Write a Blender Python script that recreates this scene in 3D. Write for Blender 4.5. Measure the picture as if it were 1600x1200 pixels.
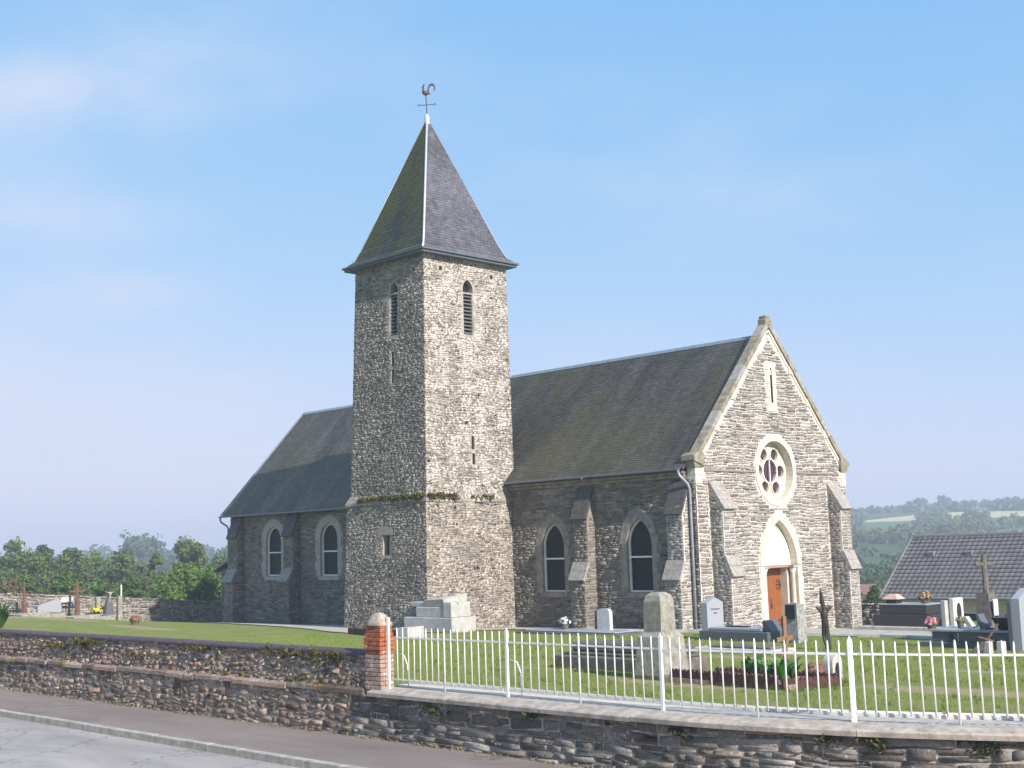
import bpy, bmesh, math, random
import numpy as np
from mathutils import Vector, Matrix
from mathutils.geometry import tessellate_polygon

for o in list(bpy.data.objects):
    bpy.data.objects.remove(o)
scene = bpy.context.scene
COL = scene.collection
random.seed(7)
RNG = np.random.default_rng(11)
rad = math.radians

# ------------------------------------------------------------------ camera
YAW, PITCH, ROLL, FPX = 0.3495, 7.2608, -1.7841, 2003.5
CAM = np.array([28.04, -36.73, 3.09])
_a, _p, _r = rad(135 + YAW), rad(PITCH), rad(ROLL)
cF = np.array([math.cos(_a) * math.cos(_p), math.sin(_a) * math.cos(_p), math.sin(_p)])
_rt = np.array([math.sin(_a), -math.cos(_a), 0.0])
_up = np.cross(_rt, cF)
cR = _rt * math.cos(_r) + _up * math.sin(_r)
cU = -_rt * math.sin(_r) + _up * math.cos(_r)
FLAT_F = np.array([math.cos(_a), math.sin(_a)])      # horizontal view direction
FLAT_R = _rt[:2]
cam_data = bpy.data.cameras.new("camera")
cam_data.sensor_width = 36.0
cam_data.lens = FPX / 1600 * 36.0
cam_data.clip_start = 0.1
cam_data.clip_end = 6000
cam = bpy.data.objects.new("camera", cam_data)
M = Matrix.Identity(4)
for i in range(3):
    M[i][0], M[i][1], M[i][2], M[i][3] = cR[i], cU[i], -cF[i], CAM[i]
cam.matrix_world = M
COL.objects.link(cam)
scene.camera = cam


def ray(px, py):
    return cF + cR * (px - 800) / FPX - cU * (py - 600) / FPX


def on_plane(px, py, ax, v):          # survey helper: where a sight line meets an axis plane
    d = ray(px, py)
    return CAM + d * ((v - CAM[ax]) / d[ax])


# ------------------------------------------------------------------ sky, sun, exposure
SUN_AZ, SUN_EL = rad(-9.0), rad(32.0)
world = bpy.data.worlds.new("World")
scene.world = world
world.use_nodes = True
wn = world.node_tree
wn.nodes.clear()
w_out = wn.nodes.new("ShaderNodeOutputWorld")
w_bg = wn.nodes.new("ShaderNodeBackground")
w_sky = wn.nodes.new("ShaderNodeTexSky")
w_sky.sky_type = 'NISHITA'
w_sky.sun_disc = False
w_sky.sun_elevation = SUN_EL
w_sky.sun_rotation = rad(90) - SUN_AZ
w_sky.altitude = 100
w_sky.air_density = 1.0
w_sky.dust_density = 0.6
w_sky.ozone_density = 2.0
w_bg.inputs['Strength'].default_value = 0.12
tc = wn.nodes.new("ShaderNodeTexCoord")


def wmath(op, a, b=None, clamp=False):
    n = wn.nodes.new("ShaderNodeMath")
    n.operation = op
    n.use_clamp = clamp
    for i, v in enumerate((a, b)):
        if v is None:
            continue
        if isinstance(v, (int, float)):
            n.inputs[i].default_value = v
        else:
            wn.links.new(v, n.inputs[i])
    return n.outputs[0]


def wdot(vec):
    n = wn.nodes.new("ShaderNodeVectorMath")
    n.operation = 'DOT_PRODUCT'
    wn.links.new(tc.outputs['Generated'], n.inputs[0])
    n.inputs[1].default_value = vec
    return n.outputs['Value']


w_map = wn.nodes.new("ShaderNodeMapping")
w_map.inputs['Scale'].default_value = (1.0, 1.0, 2.4)
wn.links.new(tc.outputs['Generated'], w_map.inputs['Vector'])
w_noise = wn.nodes.new("ShaderNodeTexNoise")
w_noise.inputs['Scale'].default_value = 3.2
w_noise.inputs['Detail'].default_value = 8
w_noise.inputs['Roughness'].default_value = 0.55
wn.links.new(w_map.outputs[0], w_noise.inputs['Vector'])
total = None
# thin cirrus: general veil everywhere, plus the three wisps that stand in the view
for (px, py, wx, wy, amt) in [(110, 140, 250, 95, .85), (330, 462, 230, 42, 1.0), (-60, 640, 620, 120, 0.85), (1190, 330, 190, 65, 0.45), (130, 335, 200, 40, .5),
                              (-380, 330, 300, 110, .5), (1900, 420, 330, 90, .4), (2300, 90, 360, 110, .5), (-900, 60, 420, 120, .5)]:
    d = ray(px, py)
    k = np.linalg.norm(d)
    d = d / k
    u = cR - d * (cR @ d)
    u /= np.linalg.norm(u)
    v = np.cross(u, d)
    a = wmath('DIVIDE', wdot(tuple(u)), wx / FPX / k)
    b = wmath('DIVIDE', wdot(tuple(v)), wy / FPX / k)
    r2 = wmath('ADD', wmath('MULTIPLY', a, a), wmath('MULTIPLY', b, b))
    front = wmath('GREATER_THAN', wdot(tuple(d)), 0.0)
    m = wmath('POWER', 2.718, wmath('MULTIPLY', r2, -1.0))
    m = wmath('MULTIPLY', wmath('MULTIPLY', m, front), amt)
    total = m if total is None else wmath('ADD', total, m)
nz = wmath('MULTIPLY', wmath('SUBTRACT', w_noise.outputs['Fac'], 0.36), 3.2, True)
veil = wmath('MULTIPLY', wmath('SUBTRACT', w_noise.outputs['Fac'], 0.50), 0.9, True)
cl = wmath('ADD', wmath('MULTIPLY', total, nz), veil, True)
w_tint = wn.nodes.new("ShaderNodeMix")
w_tint.data_type = 'RGBA'
w_tint.blend_type = 'MULTIPLY'
w_tint.inputs['Factor'].default_value = 1.0
w_sep = wn.nodes.new("ShaderNodeSeparateColor")
w_com = wn.nodes.new("ShaderNodeCombineColor")
wn.links.new(w_sky.outputs[0], w_sep.inputs[0])
for i, (e, k) in enumerate(((.76, .99), (.32, 2.06), (.12, 3.85))):      # softer contrast of a hazy summer sky
    wn.links.new(wmath('MULTIPLY', wmath('POWER', w_sep.outputs[i], e), k), w_com.inputs[i])
wn.links.new(w_com.outputs[0], w_tint.inputs['A'])
w_tint.inputs['B'].default_value = (1.0, 1.0, 1.0, 1)
w_mix = wn.nodes.new("ShaderNodeMix")
w_mix.data_type = 'RGBA'
wn.links.new(cl, w_mix.inputs['Factor'])
wn.links.new(w_tint.outputs['Result'], w_mix.inputs['A'])
w_mix.inputs['B'].default_value = (3.7, 3.95, 4.75, 1)
wn.links.new(w_mix.outputs['Result'], w_bg.inputs['Color'])
wn.links.new(w_bg.outputs[0], w_out.inputs['Surface'])

sun_d = bpy.data.lights.new("sun", 'SUN')
sun_d.energy = 5.0
sun_d.angle = rad(0.55)
sun_d.color = (1.0, 0.95, 0.885)
sun = bpy.data.objects.new("sun", sun_d)
sv = Vector((math.cos(SUN_AZ) * math.cos(SUN_EL), math.sin(SUN_AZ) * math.cos(SUN_EL), math.sin(SUN_EL)))
sun.rotation_euler = sv.to_track_quat('Z', 'Y').to_euler()
sun.location = (60, -10, 50)
COL.objects.link(sun)
vs = scene.view_settings
vs.view_transform = 'Standard'
vs.look = 'None'
vs.exposure = 0.75
vs.gamma = 1.0
vs.use_curve_mapping = False
scene.cycles.volume_bounces = 0
scene.cycles.max_bounces = 6


# ------------------------------------------------------------------ material helpers
class NT:
    def __init__(self, name):
        self.m = bpy.data.materials.new(name)
        self.m.use_nodes = True
        self.t = self.m.node_tree
        self.b = self.t.nodes['Principled BSDF']
        self.out = self.t.nodes['Material Output']
        self.b.inputs['Specular IOR Level'].default_value = 0.3
        g = self.t.nodes.new('ShaderNodeNewGeometry')
        self.pos = g.outputs['Position']
        self.nrm = g.outputs['Normal']

    def _set(self, sock, v):
        if isinstance(v, bpy.types.NodeSocket):
            self.t.links.new(v, sock)
        elif isinstance(v, (tuple, list)) and len(v) == 3 and sock.type == 'RGBA':
            sock.default_value = (*v, 1)
        else:
            sock.default_value = v

    def noise(self, scale, detail=4, rough=.55, vec=None, stretch=None, out='Fac', off=0.0):
        n = self.t.nodes.new('ShaderNodeTexNoise')
        n.inputs['Scale'].default_value = scale
        n.inputs['Detail'].default_value = detail
        n.inputs['Roughness'].default_value = rough
        v = vec or self.pos
        if stretch or off:
            mp = self.t.nodes.new('ShaderNodeMapping')
            mp.inputs['Scale'].default_value = stretch or (1, 1, 1)
            mp.inputs['Location'].default_value = (off, off * .7, off * 1.3)
            self.t.links.new(v, mp.inputs['Vector'])
            v = mp.outputs[0]
        self.t.links.new(v, n.inputs['Vector'])
        return n.outputs[out]

    def voro(self, scale, feature='F1', out='Distance', stretch=None, rnd=1.0):
        n = self.t.nodes.new('ShaderNodeTexVoronoi')
        n.feature = feature
        n.inputs['Scale'].default_value = scale
        n.inputs['Randomness'].default_value = rnd
        v = self.pos
        if stretch:
            mp = self.t.nodes.new('ShaderNodeMapping')
            mp.inputs['Scale'].default_value = stretch
            self.t.links.new(v, mp.inputs['Vector'])
            v = mp.outputs[0]
        self.t.links.new(v, n.inputs['Vector'])
        return n.outputs[out]

    def math(self, op, a, b=None, c=None, clamp=False):
        n = self.t.nodes.new('ShaderNodeMath')
        n.operation = op
        n.use_clamp = clamp
        for i, v in enumerate((a, b, c)):
            if v is not None:
                self._set(n.inputs[i], v)
        return n.outputs[0]

    def ramp(self, fac, stops, interp='LINEAR'):
        n = self.t.nodes.new('ShaderNodeValToRGB')
        n.color_ramp.interpolation = interp
        e = n.color_ramp.elements
        while len(e) < len(stops):
            e.new(0.5)
        for i, (p, c) in enumerate(stops):
            e[i].position = p
            e[i].color = (*c, 1) if isinstance(c, (tuple, list)) else (c, c, c, 1)
        self._set(n.inputs[0], fac)
        return n.outputs[0]

    def step(self, fac, lo, hi):      # smooth threshold
        n = self.t.nodes.new('ShaderNodeMapRange')
        n.interpolation_type = 'SMOOTHSTEP'
        self._set(n.inputs['Value'], fac)
        n.inputs['From Min'].default_value = lo
        n.inputs['From Max'].default_value = hi
        return n.outputs[0]

    def mix(self, fac, a, b, mode='MIX'):
        n = self.t.nodes.new('ShaderNodeMix')
        n.data_type = 'RGBA'
        n.blend_type = mode
        self._set(n.inputs['Factor'], fac)
        self._set(n.inputs['A'], a)
        self._set(n.inputs['B'], b)
        return n.outputs['Result']

    def attr(self, name='rnd'):
        n = self.t.nodes.new('ShaderNodeAttribute')
        n.attribute_name = name
        s = self.t.nodes.new('ShaderNodeSeparateColor')
        self.t.links.new(n.outputs['Color'], s.inputs[0])
        return s.outputs[0], s.outputs[1], s.outputs[2]

    def xyz(self, v=None):
        s = self.t.nodes.new('ShaderNodeSeparateXYZ')
        self.t.links.new(v or self.pos, s.inputs[0])
        return s.outputs

    def bump(self, h, strength=.5, dist=.02):
        n = self.t.nodes.new('ShaderNodeBump')
        n.inputs['Strength'].default_value = strength
        n.inputs['Distance'].default_value = dist
        self._set(n.inputs['Height'], h)
        self.t.links.new(n.outputs[0], self.b.inputs['Normal'])

    def done(self, col, rough=.85, metal=0.0, spec=None):
        self._set(self.b.inputs['Base Color'], col)
        self._set(self.b.inputs['Roughness'], rough)
        self.b.inputs['Metallic'].default_value = metal
        if spec is not None:
            self.b.inputs['Specular IOR Level'].default_value = spec
        return self.m


def plain(name, col, rough=.7, var=.18, scale=8.0, metal=0.0, bump=.2, spots=None, spec=None):
    n = NT(name)
    f = n.noise(scale, 6, .62)
    c = n.mix(1.0, col, n.ramp(f, [(.28, 1 - var * 1.6), (.72, 1 + var)]), 'MULTIPLY')
    if spots:
        sc, lo, hi, sval = spots
        c = n.mix(n.step(n.noise(sc, 5, .6, off=3.1), lo, hi), c, sval)
    if bump:
        n.bump(n.noise(scale * 5, 4), bump, .01)
    return n.done(c, rough, metal, spec)


def stone_mat(name, ramp, lichen=0.0, lscale=9.0, lcol=(.62, .58, .52), moss=0.0, mcol=(.13, .12, .03), gain=1.0,
              lth=.56, dark=0.0):
    n = NT(name)
    r, g, b = n.attr()
    c = n.ramp(r, [(i / (len(ramp) - 1), k) for i, k in enumerate(ramp)])
    c = n.mix(1.0, c, n.ramp(g, [(0, .62 * gain), (1, 1.35 * gain)]), 'MULTIPLY')
    f = n.noise(14, 6, .65, stretch=(1, 1, 2.2))
    c = n.mix(1.0, c, n.ramp(f, [(.25, .55), (.5, .95), (.78, 1.4)]), 'MULTIPLY')
    if dark:
        big = n.noise(.45, 5, .6, off=9.0)
        c = n.mix(1.0, c, n.ramp(big, [(.35, 1 - dark), (.62, 1.12)]), 'MULTIPLY')
    if moss:
        mm = n.math('ADD', n.noise(1.1, 5, .6, off=5.0), n.math('MULTIPLY', n.noise(11, 4, .6, off=2.0), .35))
        c = n.mix(n.step(mm, .86 - moss * .3, .98 - moss * .3), c, n.mix(n.noise(30, 2), mcol, tuple(x * 2.1 for x in mcol)))
    if lichen:
        l1 = n.noise(lscale, 5, .58, off=1.0)
        l2 = n.noise(1.3, 3, .5, off=7.0)
        t = n.math('ADD', l1, n.math('MULTIPLY', n.math('SUBTRACT', l2, .5), .45))
        lm = n.math('MULTIPLY', n.step(t, lth, lth + .055), lichen)
        c = n.mix(lm, c, n.mix(n.noise(40, 3), tuple(x * .72 for x in lcol), lcol))
    n.bump(n.math('ADD', n.noise(26, 6, .6), n.math('MULTIPLY', n.noise(7, 3, .6, stretch=(1, 1, 3)), .8)), .7, .022)
    return n.done(c, .92, spec=.2)


SCHIST = [(.15, .135, .12), (.21, .195, .18), (.26, .245, .225), (.20, .17, .145), (.29, .27, .24), (.17, .165, .165), (.27, .22, .175)]
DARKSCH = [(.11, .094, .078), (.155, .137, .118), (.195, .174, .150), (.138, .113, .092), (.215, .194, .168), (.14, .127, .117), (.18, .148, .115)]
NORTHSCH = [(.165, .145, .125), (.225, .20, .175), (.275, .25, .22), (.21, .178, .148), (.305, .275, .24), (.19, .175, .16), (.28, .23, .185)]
REDSCH = [(.095, .064, .050), (.13, .09, .070), (.165, .118, .092), (.11, .075, .060), (.19, .145, .112), (.15, .12, .098), (.145, .086, .062)]
M_FAC = stone_mat("facade_stone", SCHIST, lichen=.6, lscale=16, lcol=(.48, .45, .42), lth=.63, gain=1.16)
M_FACM = plain("facade_mortar", (.53, .485, .43), .95, .18, 9, bump=.4)
M_TWW = stone_mat("tower_stone_lichened", NORTHSCH, lichen=1.0, lscale=8.5, lcol=(.60, .565, .525), lth=.495, gain=1.08, dark=.25)
M_TWL = stone_mat("tower_base_stone", NORTHSCH, lichen=.9, lscale=8.5, lcol=(.60, .54, .46), lth=.545, moss=.1, gain=1.0, dark=.3)
M_TWN = stone_mat("tower_stone_north", NORTHSCH, lichen=.75, lscale=15, lcol=(.48, .45, .41), lth=.58, gain=.95, dark=.3)  # north face stone darkened in its colour to deepen the shade there
M_TWM = plain("tower_mortar", (.36, .31, .25), .95, .3, 7, bump=.6)
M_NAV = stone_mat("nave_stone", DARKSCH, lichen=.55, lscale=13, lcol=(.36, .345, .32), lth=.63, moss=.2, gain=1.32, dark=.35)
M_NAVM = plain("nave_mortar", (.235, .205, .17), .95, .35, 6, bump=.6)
M_WALL = stone_mat("street_wall_stone", REDSCH, lichen=.8, lscale=11, lcol=(.46, .43, .39), lth=.58, moss=.12, gain=1.9, dark=.35)
M_WALLR = stone_mat("street_wall_block_stone", [(.10, .085, .075), (.14, .122, .11), (.17, .15, .135), (.115, .095, .085), (.19, .172, .155), (.145, .132, .12), (.16, .125, .105)], lichen=.7, lscale=12, lcol=(.46, .43, .39), lth=.62, moss=.12, gain=1.5, dark=.35)
M_WALLM = plain("street_wall_mortar", (.43, .35, .275), .95, .45, 5, bump=.8, spots=(3.5, .58, .72, (.20, .17, .14)))
M_UPW = stone_mat("upper_wall_stone", REDSCH, lichen=.8, lscale=9, lcol=(.46, .42, .37), lth=.60, moss=.36, mcol=(.10, .085, .012), gain=1.9, dark=.3)
M_FARW = stone_mat("yard_wall_stone", SCHIST, lichen=.8, lscale=7, lcol=(.50, .46, .42), lth=.55, gain=1.0, dark=.2)
M_ASH = plain("cream_ashlar", (.54, .49, .405), .85, .13, 5, bump=.25, spots=(3.0, .66, .78, (.36, .32, .25)))
M_ASHG = plain("grey_ashlar", (.33, .31, .285), .9, .2, 6, bump=.3)
M_CAP = plain("weathered_cap_stone", (.30, .275, .25), .9, .25, 7, bump=.4, spots=(9, .62, .72, (.42, .40, .36)))
M_COPE = plain("mossy_coping_stone", (.25, .22, .165), .9, .35, 4, bump=.5, spots=(5, .56, .68, (.20, .17, .055)))
M_TYMP = plain("white_plaster", (.84, .79, .68), .85, .04, 3, bump=.1)
M_ZINC = plain("zinc", (.24, .27, .31), .45, .12, 4, metal=.35, bump=.05)
M_ZINCD = plain("dark_zinc", (.11, .125, .14), .55, .15, 4, metal=.2, bump=.05)
M_ZINCP = plain("pale_zinc", (.50, .51, .54), .45, .1, 4, metal=.2, bump=.05)
M_IRON = plain("dark_iron", (.05, .045, .042), .6, .3, 20, metal=.5)
M_RUST = plain("rusty_iron", (.15, .085, .055), .85, .45, 14, bump=.5)
M_WHITE = plain("white_window_paint", (.78, .76, .68), .5, .06, 4, bump=.05)
M_DARK = plain("painted_shade", (.012, .011, .010), .9, .1, 4, bump=0)  # near-black colour standing in for the shade inside openings


def slate_mat(name, base, moss, streak=.5, spark=.6, mosscol=(.10, .095, .03)):
    n = NT(name)
    r, g, b = n.attr()
    c = n.mix(1.0, base, n.ramp(r, [(0, .82), (.5, 1.0), (1, 1.2)]), 'MULTIPLY')
    c = n.mix(1.0, c, n.ramp(n.noise(3, 5, .6), [(.3, .75), (.7, 1.25)]), 'MULTIPLY')
    c = n.mix(1.0, c, n.ramp(n.noise(1.0, 5, .6, stretch=(1.1, .16, .16), off=11.0), [(.34, .66), (.66, 1.28)]), 'MULTIPLY')
    if moss:
        mm = n.math('ADD', n.noise(.55, 5, .6, stretch=(1, .5, .35), off=4.0), n.math('MULTIPLY', n.noise(7, 4), .3))
        c = n.mix(n.math('MULTIPLY', n.step(mm, .55, .76), moss), c, mosscol)
    sp = n.math('MULTIPLY', n.step(n.noise(17, 3, .5, off=6.0), .70, .74), spark)
    sp = n.math('MULTIPLY', sp, n.step(n.noise(.9, 3, .5, off=8.0), .42, .62))
    c = n.mix(sp, c, (.42, .40, .37))
    n.bump(n.noise(30, 4), .25, .006)
    return n.done(c, n.math('ADD', .42, n.math('MULTIPLY', g, .25)), spec=.45)


M_SLN = slate_mat("nave_slate", (.090, .083, .074), .42)
M_SLC = slate_mat("chancel_slate", (.108, .098, .090), .38)
M_SLS = slate_mat("spire_slate", (.100, .098, .118), .0, spark=.9)
M_SLM = slate_mat("spire_slate_mossy", (.070, .070, .066), .95, spark=.5, mosscol=(.115, .115, .022))
M_SLB = plain("buttress_slate", (.075, .07, .068), .6, .25, 6, bump=.3, spots=(4.5, .62, .70, (.26, .19, .03)))


def glass_mat(name, base):
    n = NT(name)
    w = n.noise(2.2, 3, .5)
    c = n.mix(w, base, tuple(x * 2.6 for x in base))
    g = n.math('MINIMUM', n.math('FRACT', n.math('MULTIPLY', n.xyz()[0], 24)), n.math('FRACT', n.math('MULTIPLY', n.xyz()[2], 24)))
    c = n.mix(n.step(g, .22, .10), c, tuple(x * 2.2 for x in base))
    n.bump(n.noise(6, 3), .25, .02)
    return n.done(c, .35, spec=.12)


M_GLASS = glass_mat("meshed_window_glass", (.006, .008, .008))
M_GLASSR = glass_mat("rose_glass", (.035, .02, .03))


def wood_mat(name, base, rough=.55):
    n = NT(name)
    f = n.noise(9, 6, .6, stretch=(1, 6, .35))
    c = n.mix(1.0, base, n.ramp(f, [(.25, .65), (.75, 1.3)]), 'MULTIPLY')
    n.bump(f, .3, .01)
    return n.done(c, rough)


M_DOOR = wood_mat("varnished_door_wood", (.24, .080, .022), .45)
M_LINT = plain("pink_lintel_stone", (.36, .22, .16), .85, .15, 8)


# ------------------------------------------------------------------ mesh helpers
class MB:
    def __init__(s):
        s.v, s.f, s.m, s.r, s.n = [], [], [], [], 0

    def add(s, verts, faces, mi=0, rnd=None):
        verts = np.asarray(verts, float).reshape(-1, 3)
        s.v.append(verts)
        off = s.n
        for f in faces:
            s.f.append(tuple(int(i) + off for i in f))
            s.m.append(mi)
        if rnd is None:
            rnd = np.tile(RNG.random(3), (len(verts), 1))
        s.r.append(np.asarray(rnd, float).reshape(-1, 3))
        s.n += len(verts)

    def hexa(s, p, mi=0, rnd=None):   # p: 8 corners, bottom ring 0-3 ccw from above, top ring 4-7
        s.add(p, [(3, 2, 1, 0), (4, 5, 6, 7), (0, 1, 5, 4), (1, 2, 6, 5), (2, 3, 7, 6), (3, 0, 4, 7)], mi, rnd)

    def box(s, x0, x1, y0, y1, z0, z1, mi=0, rnd=None):
        s.hexa([(x0, y0, z0), (x1, y0, z0), (x1, y1, z0), (x0, y1, z0), (x0, y0, z1), (x1, y0, z1), (x1, y1, z1), (x0, y1, z1)], mi, rnd)

    def bbox(s, x0, x1, y0, y1, z0, z1, c=.01, mi=0):     # box with chamfered edges
        v, f = [], []
        for sx in (0, 1):
            for sy in (0, 1):
                for sz in (0, 1):
                    X, Y, Z = (x0, x1)[sx], (y0, y1)[sy], (z0, z1)[sz]
                    ix, iy, iz = X + c * (1 - 2 * sx), Y + c * (1 - 2 * sy), Z + c * (1 - 2 * sz)
                    v += [(X, iy, iz), (ix, Y, iz), (ix, iy, Z)]
        i = lambda a, b, d, k: (a * 4 + b * 2 + d) * 3 + k
        f += [(i(0, 0, 0, 0), i(0, 0, 1, 0), i(0, 1, 1, 0), i(0, 1, 0, 0)), (i(1, 0, 0, 0), i(1, 1, 0, 0), i(1, 1, 1, 0), i(1, 0, 1, 0)),
              (i(0, 0, 0, 1), i(1, 0, 0, 1), i(1, 0, 1, 1), i(0, 0, 1, 1)), (i(0, 1, 0, 1), i(0, 1, 1, 1), i(1, 1, 1, 1), i(1, 1, 0, 1)),
              (i(0, 0, 0, 2), i(0, 1, 0, 2), i(1, 1, 0, 2), i(1, 0, 0, 2)), (i(0, 0, 1, 2), i(1, 0, 1, 2), i(1, 1, 1, 2), i(0, 1, 1, 2))]
        for a in (0, 1):
            for b in (0, 1):
                f += [(i(a, b, 0, 0), i(a, b, 1, 0), i(a, b, 1, 1), i(a, b, 0, 1)),
                      (i(a, 0, b, 0), i(a, 1, b, 0), i(a, 1, b, 2), i(a, 0, b, 2)),
                      (i(0, a, b, 1), i(1, a, b, 1), i(1, a, b, 2), i(0, a, b, 2))]
                for d in (0, 1):
                    f.append((i(a, b, d, 0), i(a, b, d, 1), i(a, b, d, 2)))
        s.add(v, f, mi)

    def tube(s, pts, rads, seg=8, mi=0, cap=True):
        pts = [Vector(p) for p in pts]
        if isinstance(rads, (int, float)):
            rads = [rads] * len(pts)
        vs_, fs = [], []
        ref = None
        for i, p in enumerate(pts):
            t = (pts[min(i + 1, len(pts) - 1)] - pts[max(i - 1, 0)]).normalized()
            if ref is None:
                ref = Vector((0, 0, 1)) if abs(t.z) < .9 else Vector((1, 0, 0))
            a = t.cross(ref)
            if a.length < 1e-4:
                a = t.cross(Vector((0, 1, .01)))
            a.normalize()
            b = t.cross(a).normalized()
            ref = a.cross(t)
            for k in range(seg):
                q = 2 * math.pi * k / seg
                vs_.append(p + a * (math.cos(q) * rads[i]) + b * (math.sin(q) * rads[i]))
        for i in range(len(pts) - 1):
            for k in range(seg):
                k2 = (k + 1) % seg
                fs.append((i * seg + k, i * seg + k2, (i + 1) * seg + k2, (i + 1) * seg + k))
        if cap:
            fs.append(tuple(range(seg))[::-1])
            fs.append(tuple(range((len(pts) - 1) * seg, len(pts) * seg)))
        s.add([tuple(v) for v in vs_], fs, mi)

    def lathe(s, prof, cx, cy, seg=16, mi=0):
        v, f = [], []
        for r, z in prof:
            for k in range(seg):
                q = 2 * math.pi * k / seg
                v.append((cx + r * math.cos(q), cy + r * math.sin(q), z))
        for i in range(len(prof) - 1):
            for k in range(seg):
                k2 = (k + 1) % seg
                f.append((i * seg + k, i * seg + k2, (i + 1) * seg + k2, (i + 1) * seg + k))
        f.append(tuple(range(seg))[::-1])
        f.append(tuple(range((len(prof) - 1) * seg, len(prof) * seg)))
        s.add(v, f, mi)

    def prism(s, poly, fn, d0, d1, mi=0):     # closed 2-d polygon extruded between depths through fn(u,v,d)
        n = len(poly)
        v = [fn(u, w, d0) for u, w in poly] + [fn(u, w, d1) for u, w in poly]
        f = [tuple(range(n))[::-1], tuple(range(n, 2 * n))] + [(i, (i + 1) % n, n + (i + 1) % n, n + i) for i in range(n)]
        s.add(v, f, mi)

    def build(s, name, mats, parent=None, smooth=False, fix=True):
        me = bpy.data.meshes.new(name)
        v = np.concatenate(s.v) if s.v else np.zeros((0, 3))
        me.from_pydata([], [], []) if not len(v) else me.from_pydata(v.tolist(), [], s.f)
        if not isinstance(mats, (list, tuple)):
            mats = [mats]
        for m in mats:
            me.materials.append(m)
        if len(mats) > 1:
            me.polygons.foreach_set('material_index', s.m)
        a = me.attributes.new('rnd', 'FLOAT_COLOR', 'POINT')
        r = np.concatenate(s.r)
        a.data.foreach_set('color', np.concatenate([r, np.ones((len(r), 1))], 1).ravel())
        if fix and len(s.f) < 60000:
            bm = bmesh.new()
            bm.from_mesh(me)
            bmesh.ops.recalc_face_normals(bm, faces=bm.faces)
            bm.to_mesh(me)
            bm.free()
        if smooth:
            me.polygons.foreach_set('use_smooth', [True] * len(me.polygons))
        me.update()
        o = bpy.data.objects.new(name, me)
        COL.objects.link(o)
        if parent is not None:
            o.parent = parent
            o.matrix_parent_inverse = parent.matrix_world.inverted() if False else Matrix.Translation(-Vector(parent.location)) if parent.parent is None else Matrix.Identity(4)
        return o


def tag(o, label, cat, group=None):
    o['label'] = label
    o['category'] = cat
    if group:
        o['group'] = group
    return o


def thing(name, label, cat, loc=(0, 0, 0), group=None):
    o = bpy.data.objects.new(name, None)
    o.location = loc
    o.empty_display_size = .3
    COL.objects.link(o)
    return tag(o, label, cat, group)


def structure(o, kind='structure'):
    o['kind'] = kind
    return o


def quad_mesh(name, v, faces4, mat_, rnd=None, parent=None, kind=None):   # fast path for big joined meshes
    me = bpy.data.meshes.new(name)
    v = np.asarray(v, np.float32)
    faces4 = np.asarray(faces4, np.int32)
    me.vertices.add(len(v))
    me.vertices.foreach_set('co', v.ravel())
    k = faces4.shape[1]
    me.loops.add(faces4.size)
    me.loops.foreach_set('vertex_index', faces4.ravel())
    me.polygons.add(len(faces4))
    me.polygons.foreach_set('loop_start', np.arange(0, faces4.size, k, dtype=np.int32))
    me.polygons.foreach_set('loop_total', np.full(len(faces4), k, np.int32))
    me.materials.append(mat_)
    if rnd is not None:
        a = me.attributes.new('rnd', 'FLOAT_COLOR', 'POINT')
        a.data.foreach_set('color', np.concatenate([rnd, np.ones((len(rnd), 1))], 1).astype(np.float32).ravel())
    me.update(calc_edges=True)
    me.validate()
    o = bpy.data.objects.new(name, me)
    COL.objects.link(o)
    if parent is not None:
        o.parent = parent
        if parent.parent is None:
            o.matrix_parent_inverse = Matrix.Translation(-Vector(parent.location))
    if kind:
        o['kind'] = kind
    return o


# ------------------------------------------------------------------ masonry
def plane_map(O, U, V):
    O, U, V = map(np.asarray, (O, U, V))
    Nn = np.cross(U, V)

    def fn(u, v, d):
        u, v, d = np.asarray(u, float), np.asarray(v, float), np.asarray(d, float)
        return O + u[..., None] * U + v[..., None] * V + d[..., None] * Nn
    return fn


def quad_map(p00, p10, p11, p01, w, h):      # bilinear patch, u in 0..w, v in 0..h
    p00, p10, p11, p01 = map(lambda q: np.asarray(q, float), (p00, p10, p11, p01))
    Nn = np.cross(p10 - p00, p01 - p00)
    Nn /= np.linalg.norm(Nn)

    def fn(u, v, d):
        a = (np.asarray(u, float) / w)[..., None]
        b = (np.asarray(v, float) / h)[..., None]
        d = np.asarray(d, float)[..., None]
        return p00 * (1 - a) * (1 - b) + p10 * a * (1 - b) + p11 * a * b + p01 * (1 - a) * b + Nn * d
    return fn


def in_poly(pt, poly):
    x, y = pt
    c = False
    n = len(poly)
    for i in range(n):
        x0, y0 = poly[i]
        x1, y1 = poly[i - 1]
        if (y0 > y) != (y1 > y) and x < (x1 - x0) * (y - y0) / (y1 - y0) + x0:
            c = not c
    return c


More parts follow.
